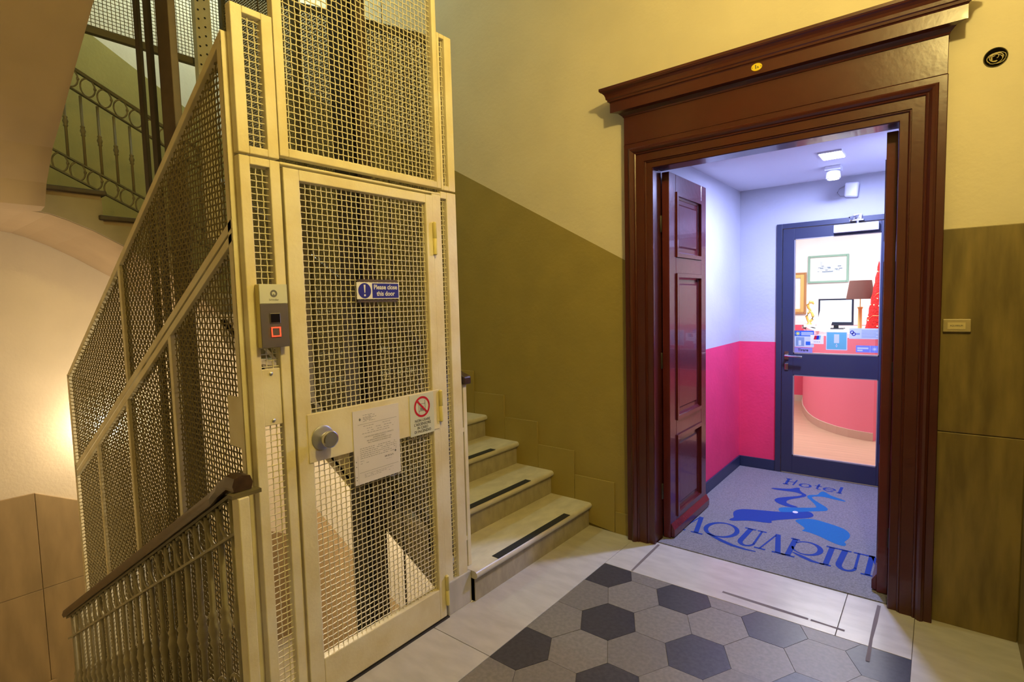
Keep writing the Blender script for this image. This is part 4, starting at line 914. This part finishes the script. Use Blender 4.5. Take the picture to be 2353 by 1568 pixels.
sn = empty('alarm_sensor', (-0.545, VY, 2.22), 'white alarm sensor with a cable above the glass door', 'sensor')
MB().prism([(-0.590, 2.245), (-0.505, 2.235), (-0.495, 2.345), (-0.585, 2.350)], 'y', VY - 0.055, VY).build('body', 'device_white', sn, bevel=0.010)
MB().tube([(-0.585, VY - 0.02, 2.335), (-0.625, VY - 0.02, 2.315), (-0.640, VY - 0.02, 2.285), (-0.620, VY - 0.02, 2.258), (-0.585, VY - 0.02, 2.255)], 0.003, 6).build('cable', 'ink_faint', sn, smooth=True)

# ------------------------------------------------------------------ reception behind the glass
RYB = 8.45
painted_wall('reception_paint', (0.86, 0.86, 0.86), [((0.80, 0.10, 0.18), [(1.085, 0, 0, -1)])])
struct(box('wall_reception_back', 'reception_paint', None, -2.6, 0.8, RYB, RYB + 0.1, 0, 2.7)); struct(box('wall_reception_left', 'reception_paint', None, -2.7, -2.6, VY + 0.1, RYB, 0, 2.7)); struct(box('wall_reception_right', 'reception_paint', None, 0.8, 0.9, VY + 0.1, RYB, 0, 2.7))
struct(box('wall_reception_front', 'reception_paint', None, -2.6, VX0 - 0.1, VY, VY + 0.1, 0, 2.7)); struct(box('ceiling_reception', 'white_plaster', None, -2.7, 0.9, VY, RYB + .1, 2.7, 2.8))
struct(box('floor_reception', 'wood_floor', None, -2.7, 0.9, VY + 0.05, RYB + 0.1, -0.3, 0.0)); struct(box('baseboard_reception', 'skirting_beige', None, -2.6, 0.8, RYB - 0.012, RYB, 0, 0.085))
rd_ = empty('reception_desk', (-0.9, 7.2, 0), 'pink curved reception desk with a white top', 'desk')
curve = [(-1.45, 8.30), (-1.41, 8.02), (-1.345, 7.70), (-1.261, 7.40), (-1.19, 7.18), (-1.109, 6.99), (-1.03, 6.85), (-0.938, 6.73), (-0.83, 6.615), (-0.711, 6.53), (-0.60, 6.485), (-0.492, 6.457)]
inn = [(-0.44, 6.70), (-0.30, 7.4), (-0.30, 8.30)]
MB().prism(curve + inn, 'z', 0.0, 1.045).build('desk_front', 'pink_desk', rd_, smooth=True)
def offs(c, d):
    out = []
    for i, p in enumerate(c):
        a = c[max(i - 1, 0)]; b = c[min(i + 1, len(c) - 1)]; dx, dy = b[0] - a[0], b[1] - a[1]; L = math.hypot(dx, dy); out.append((p[0] + dy / L * d, p[1] - dx / L * d))
    return out
MB().prism([( -1.45 - .03, 8.30)] + offs(curve, -0.03)[::-1][::-1] + [(-0.46, 6.43)] + inn, 'z', 1.045, 1.085).build('desk_top', 'counter_white', rd_)
co = offs(curve, 0.012) if offs(curve, 0.012)[6][0] < curve[6][0] else offs(curve, -0.012)
for k in range(0, len(curve) - 1):
    MB().prism([curve[k], curve[k + 1], co[k + 1], co[k]], 'z', 0.0, 0.085).build('skirting_tile', 'skirting_beige', rd_)
TOP = 1.085
tree = empty('table_christmas_tree', (-0.487, 6.62, TOP), 'red cone christmas tree with tiny lights on the desk', 'christmas tree')
prof = [(0.114 * (1 - t / 14) + (0.006 if t % 2 else 0), 0.735 * t / 14) for t in range(14)] + [(0.002, 0.74)]
MB().lathe(prof, (-0.487, 6.62, TOP), 24).build('cone', 'tree_red', tree, smooth=True)
bulb = MB().lathe([(0.001, -0.0055), (0.0055, 0), (0.001, 0.0055)], (0, 0, 0), 8).mesh('fairy_light', 'fairy_light', True)
gp = []; rr_ = random.Random(5)
for k in range(56):
    t = k / 56; a = t * 2 * math.pi * 3.2; r = 0.120 * (1 - t); gp.append((-0.487 + r * math.cos(a), 6.62 + r * math.sin(a), TOP + 0.03 + 0.69 * t + 0.012 * math.sin(k * 1.7)))
for k in range(48):
    t = rr_.random() ** 1.4 * 0.95; a = rr_.uniform(0, 2 * math.pi); r = 0.119 * (1 - t)
    inst('fairy_light', bulb, tree, (-0.487 + r * math.cos(a), 6.62 + r * math.sin(a), TOP + 0.015 + 0.71 * t))
MB().tube(gp, 0.0012, 4).build('garland', 'gold', tree)
tl_ = empty('table_lamp', (-0.654, 6.75, TOP), 'table lamp with brown drum shade and gold column on the desk', 'lamp')
MB().lathe([(0.045, 0), (0.045, 0.012), (0.028, 0.02), (0.020, 0.03), (0.018, 0.25), (0.026, 0.268), (0.026, 0.275), (0.005, 0.28), (0.005, 0.40)], (-0.654, 6.75, TOP), 20).build('column', 'gold', tl_, smooth=True)
sh = MB(); n = 32
for (ra, za, rb, zb) in ((0.130, 0.360, 0.100, 0.555), (0.128, 0.362, 0.098, 0.553)):
    sh.loft([(-0.654 + ra * math.cos(2 * math.pi * k / n), 6.75 + ra * math.sin(2 * math.pi * k / n), TOP + za) for k in range(n)], [(-0.654 + rb * math.cos(2 * math.pi * k / n), 6.75 + rb * math.sin(2 * math.pi * k / n), TOP + zb) for k in range(n)], False)
sh.build('lamp_shade', 'shade_brown', tl_, smooth=True)
mo = empty('monitor', (-0.965, 7.45, TOP), 'black framed computer monitor on the reception desk', 'monitor')
box('bezel', 'bezel', mo, -1.15, -0.785, 7.44, 7.47, TOP + 0.045, TOP + 0.365, 0.004); box('screen', 'screen', mo, -1.13, -0.805, 7.438, 7.441, TOP + 0.085, TOP + 0.345)
box('stand', 'bezel', mo, -1.05, -0.88, 7.40, 7.56, TOP, TOP + 0.012, 0.004); box('neck', 'bezel', mo, -0.99, -0.94, 7.47, 7.50, TOP + 0.01, TOP + 0.2)
ls = empty('leaflet_stand', (-1.02, 7.05, TOP), 'white paper leaflet propped in a stand on the desk', 'leaflet')
MB().add([(-1.115, 7.02, TOP + 0.002), (-0.965, 6.98, TOP + 0.002), (-0.915, 7.13, TOP + 0.30), (-1.075, 7.17, TOP + 0.30), (-1.115, 7.024, TOP + 0.002), (-0.965, 6.984, TOP + 0.002), (-0.915, 7.134, TOP + 0.30), (-1.075, 7.174, TOP + 0.30)],
         [(0, 1, 2, 3), (7, 6, 5, 4), (0, 4, 5, 1), (1, 5, 6, 2), (2, 6, 7, 3), (3, 7, 4, 0)]).build('sheet', 'art_paper', ls)
box('foot', 'counter_white', ls, -1.12, -0.95, 6.97, 7.12, TOP, TOP + 0.006)
st = empty('figurine', (-1.315, 7.85, TOP), 'golden twisted figurine on a white base on the desk', 'figurine')
box('base', 'counter_white', st, -1.37, -1.25, 7.79, 7.91, TOP, TOP + 0.035, 0.006)
pts = [(-1.315, 7.85, TOP + 0.03), (-1.315, 7.85, TOP + 0.06), (-1.335, 7.85, TOP + 0.10), (-1.345, 7.85, TOP + 0.14), (-1.325, 7.85, TOP + 0.185), (-1.300, 7.85, TOP + 0.215), (-1.325, 7.85, TOP + 0.250), (-1.335, 7.85, TOP + 0.29), (-1.310, 7.85, TOP + 0.325), (-1.278, 7.85, TOP + 0.32), (-1.265, 7.85, TOP + 0.295)]
MB().tube(pts, [0.040, 0.016, 0.014, 0.017, 0.016, 0.012, 0.016, 0.020, 0.022, 0.017, 0.008], 12).tube([(-1.315, 7.85, TOP + 0.06), (-1.280, 7.85, TOP + 0.10), (-1.272, 7.85, TOP + 0.14), (-1.285, 7.85, TOP + 0.18), (-1.320, 7.85, TOP + 0.22)], [0.014, 0.016, 0.018, 0.015, 0.010], 12).build('twist', 'gold_statue', st, smooth=True)
def picture(name, label, x0, x1, z0, z1, fw_, fm, art):
    e = empty(name, ((x0 + x1) / 2, RYB, z0), label, 'picture')
    mb = MB(); Yf, Yb_ = RYB - 0.03, RYB - 0.002
    mb.box(x0, x0 + fw_, Yf, Yb_, z0, z1).box(x1 - fw_, x1, Yf, Yb_, z0, z1).box(x0 + fw_, x1 - fw_, Yf, Yb_, z0, z0 + fw_).box(x0 + fw_, x1 - fw_, Yf, Yb_, z1 - fw_, z1); mb.build('frame', fm, e, bevel=0.004)
    box('picture_sheet', 'art_paper', e, x0 + fw_, x1 - fw_, RYB - 0.012, RYB - 0.006, z0 + fw_, z1 - fw_)
    art(e, plane_map((x0, RYB - 0.013, z0), '-y'), x1 - x0, z1 - z0)
    return e
def townscape(e, pm, w_, h_):
    a = MB(); b = MB(); rnd = random.Random(3)
    for k in range(34):
        u = w_ * (0.22 + 0.55 * rnd.random()); v = h_ * (0.36 + 0.24 * rnd.random()); d = 0.006 + 0.02 * rnd.random()
        rect(a if k % 2 else b, pm, u, u + d * 1.6, v, v + d * .55, 0.0004 + k * 1e-5)
    rect(b, pm, w_ * .30, w_ * .36, h_ * .45, h_ * .78, .0003); rect(b, pm, w_ * .36, w_ * .55, h_ * .45, h_ * .60, .0003); rect(a, pm, w_ * .35, w_ * .62, h_ * .38, h_ * .42, .0008)
    a.build('ink_strokes', 'art_blue', e, recalc=False); b.build('wash', 'art_pale', e, recalc=False)
picture('framed_print', 'green framed townscape print on the reception wall', -1.436, -0.953, 1.662, 2.035, 0.026, 'frame_green', townscape)
def inner_gold(e, pm, w_, h_):
    b = MB(); o, t = 0.028, 0.045
    for a in ((o, o + t, o, h_ - o), (w_ - o - t, w_ - o, o, h_ - o), (o + t, w_ - o - t, o, o + t), (o + t, w_ - o - t, h_ - o - t, h_ - o)): slabbox(b, pm, *a, 0, 0.016)
    b.build('gilt_slip', 'gold', e, bevel=0.003)
picture('gilt_mirror', 'wood and gilt framed picture cut off by the door edge', -1.92, -1.453, 1.237, 1.815, 0.028, 'frame_wood', inner_gold)

# ------------------------------------------------------------------ lamps of the stairwell
lp = empty('ceiling_lamp', (LAMP[0], LAMP[1], 3.70), 'round glowing pendant lamp hanging from the landing ceiling', 'lamp')
MB().lathe([(0.07, 0), (0.07, -0.02), (0.012, -0.035), (0.012, 3.32 - 3.70), (0.035, 3.31 - 3.70)], (LAMP[0], LAMP[1], 3.70), 24).build('stem', 'brass', lp, smooth=True)
MB().lathe([(0.03, 3.315 - 3.70), (0.05, 3.305 - 3.70), (0.055, 3.295 - 3.70), (0.03, 3.285 - 3.70)], (LAMP[0], LAMP[1], 3.70), 24).build('globe', 'globe_warm', lp, smooth=True)
sc = empty('wall_sconce', (XF, 1.40, 0.42), 'round glowing wall lamp seen through the cage mesh', 'lamp')
MB().lathe([(0.075, 0.0), (0.075, 0.02), (0.05, 0.03)], (XF, 1.40, 0.53), 24, 'x').build('back_plate', 'brass', sc, smooth=True)
MB().lathe([(0.03, 0.028), (0.085, 0.045), (0.098, 0.075), (0.085, 0.105), (0.03, 0.125), (0.002, 0.128)], (XF, 1.40, 0.53), 24, 'x').build('globe', 'globe_sconce', sc, smooth=True)

for loc, nm in ((UPLAMP, 'round pendant lamp high above the upper stairs'), (LOWFILL, 'small round added lamp under the stair flight going up')):  # the second is only a body for the added fill light
    e = empty('unseen_stair_lamp', (loc[0], loc[1], loc[2] + 0.2), nm, 'lamp')
    MB().lathe([(0.03, 0.20), (0.03, 0.19), (0.008, 0.185), (0.008, 0.10)], loc, 16).build('stem', 'brass', e, smooth=True)
    MB().lathe([(0.02, 0.11), (0.05, 0.10), (0.06, 0.08), (0.05, 0.065)], loc, 20).build('globe', 'globe_cool', e, smooth=True)
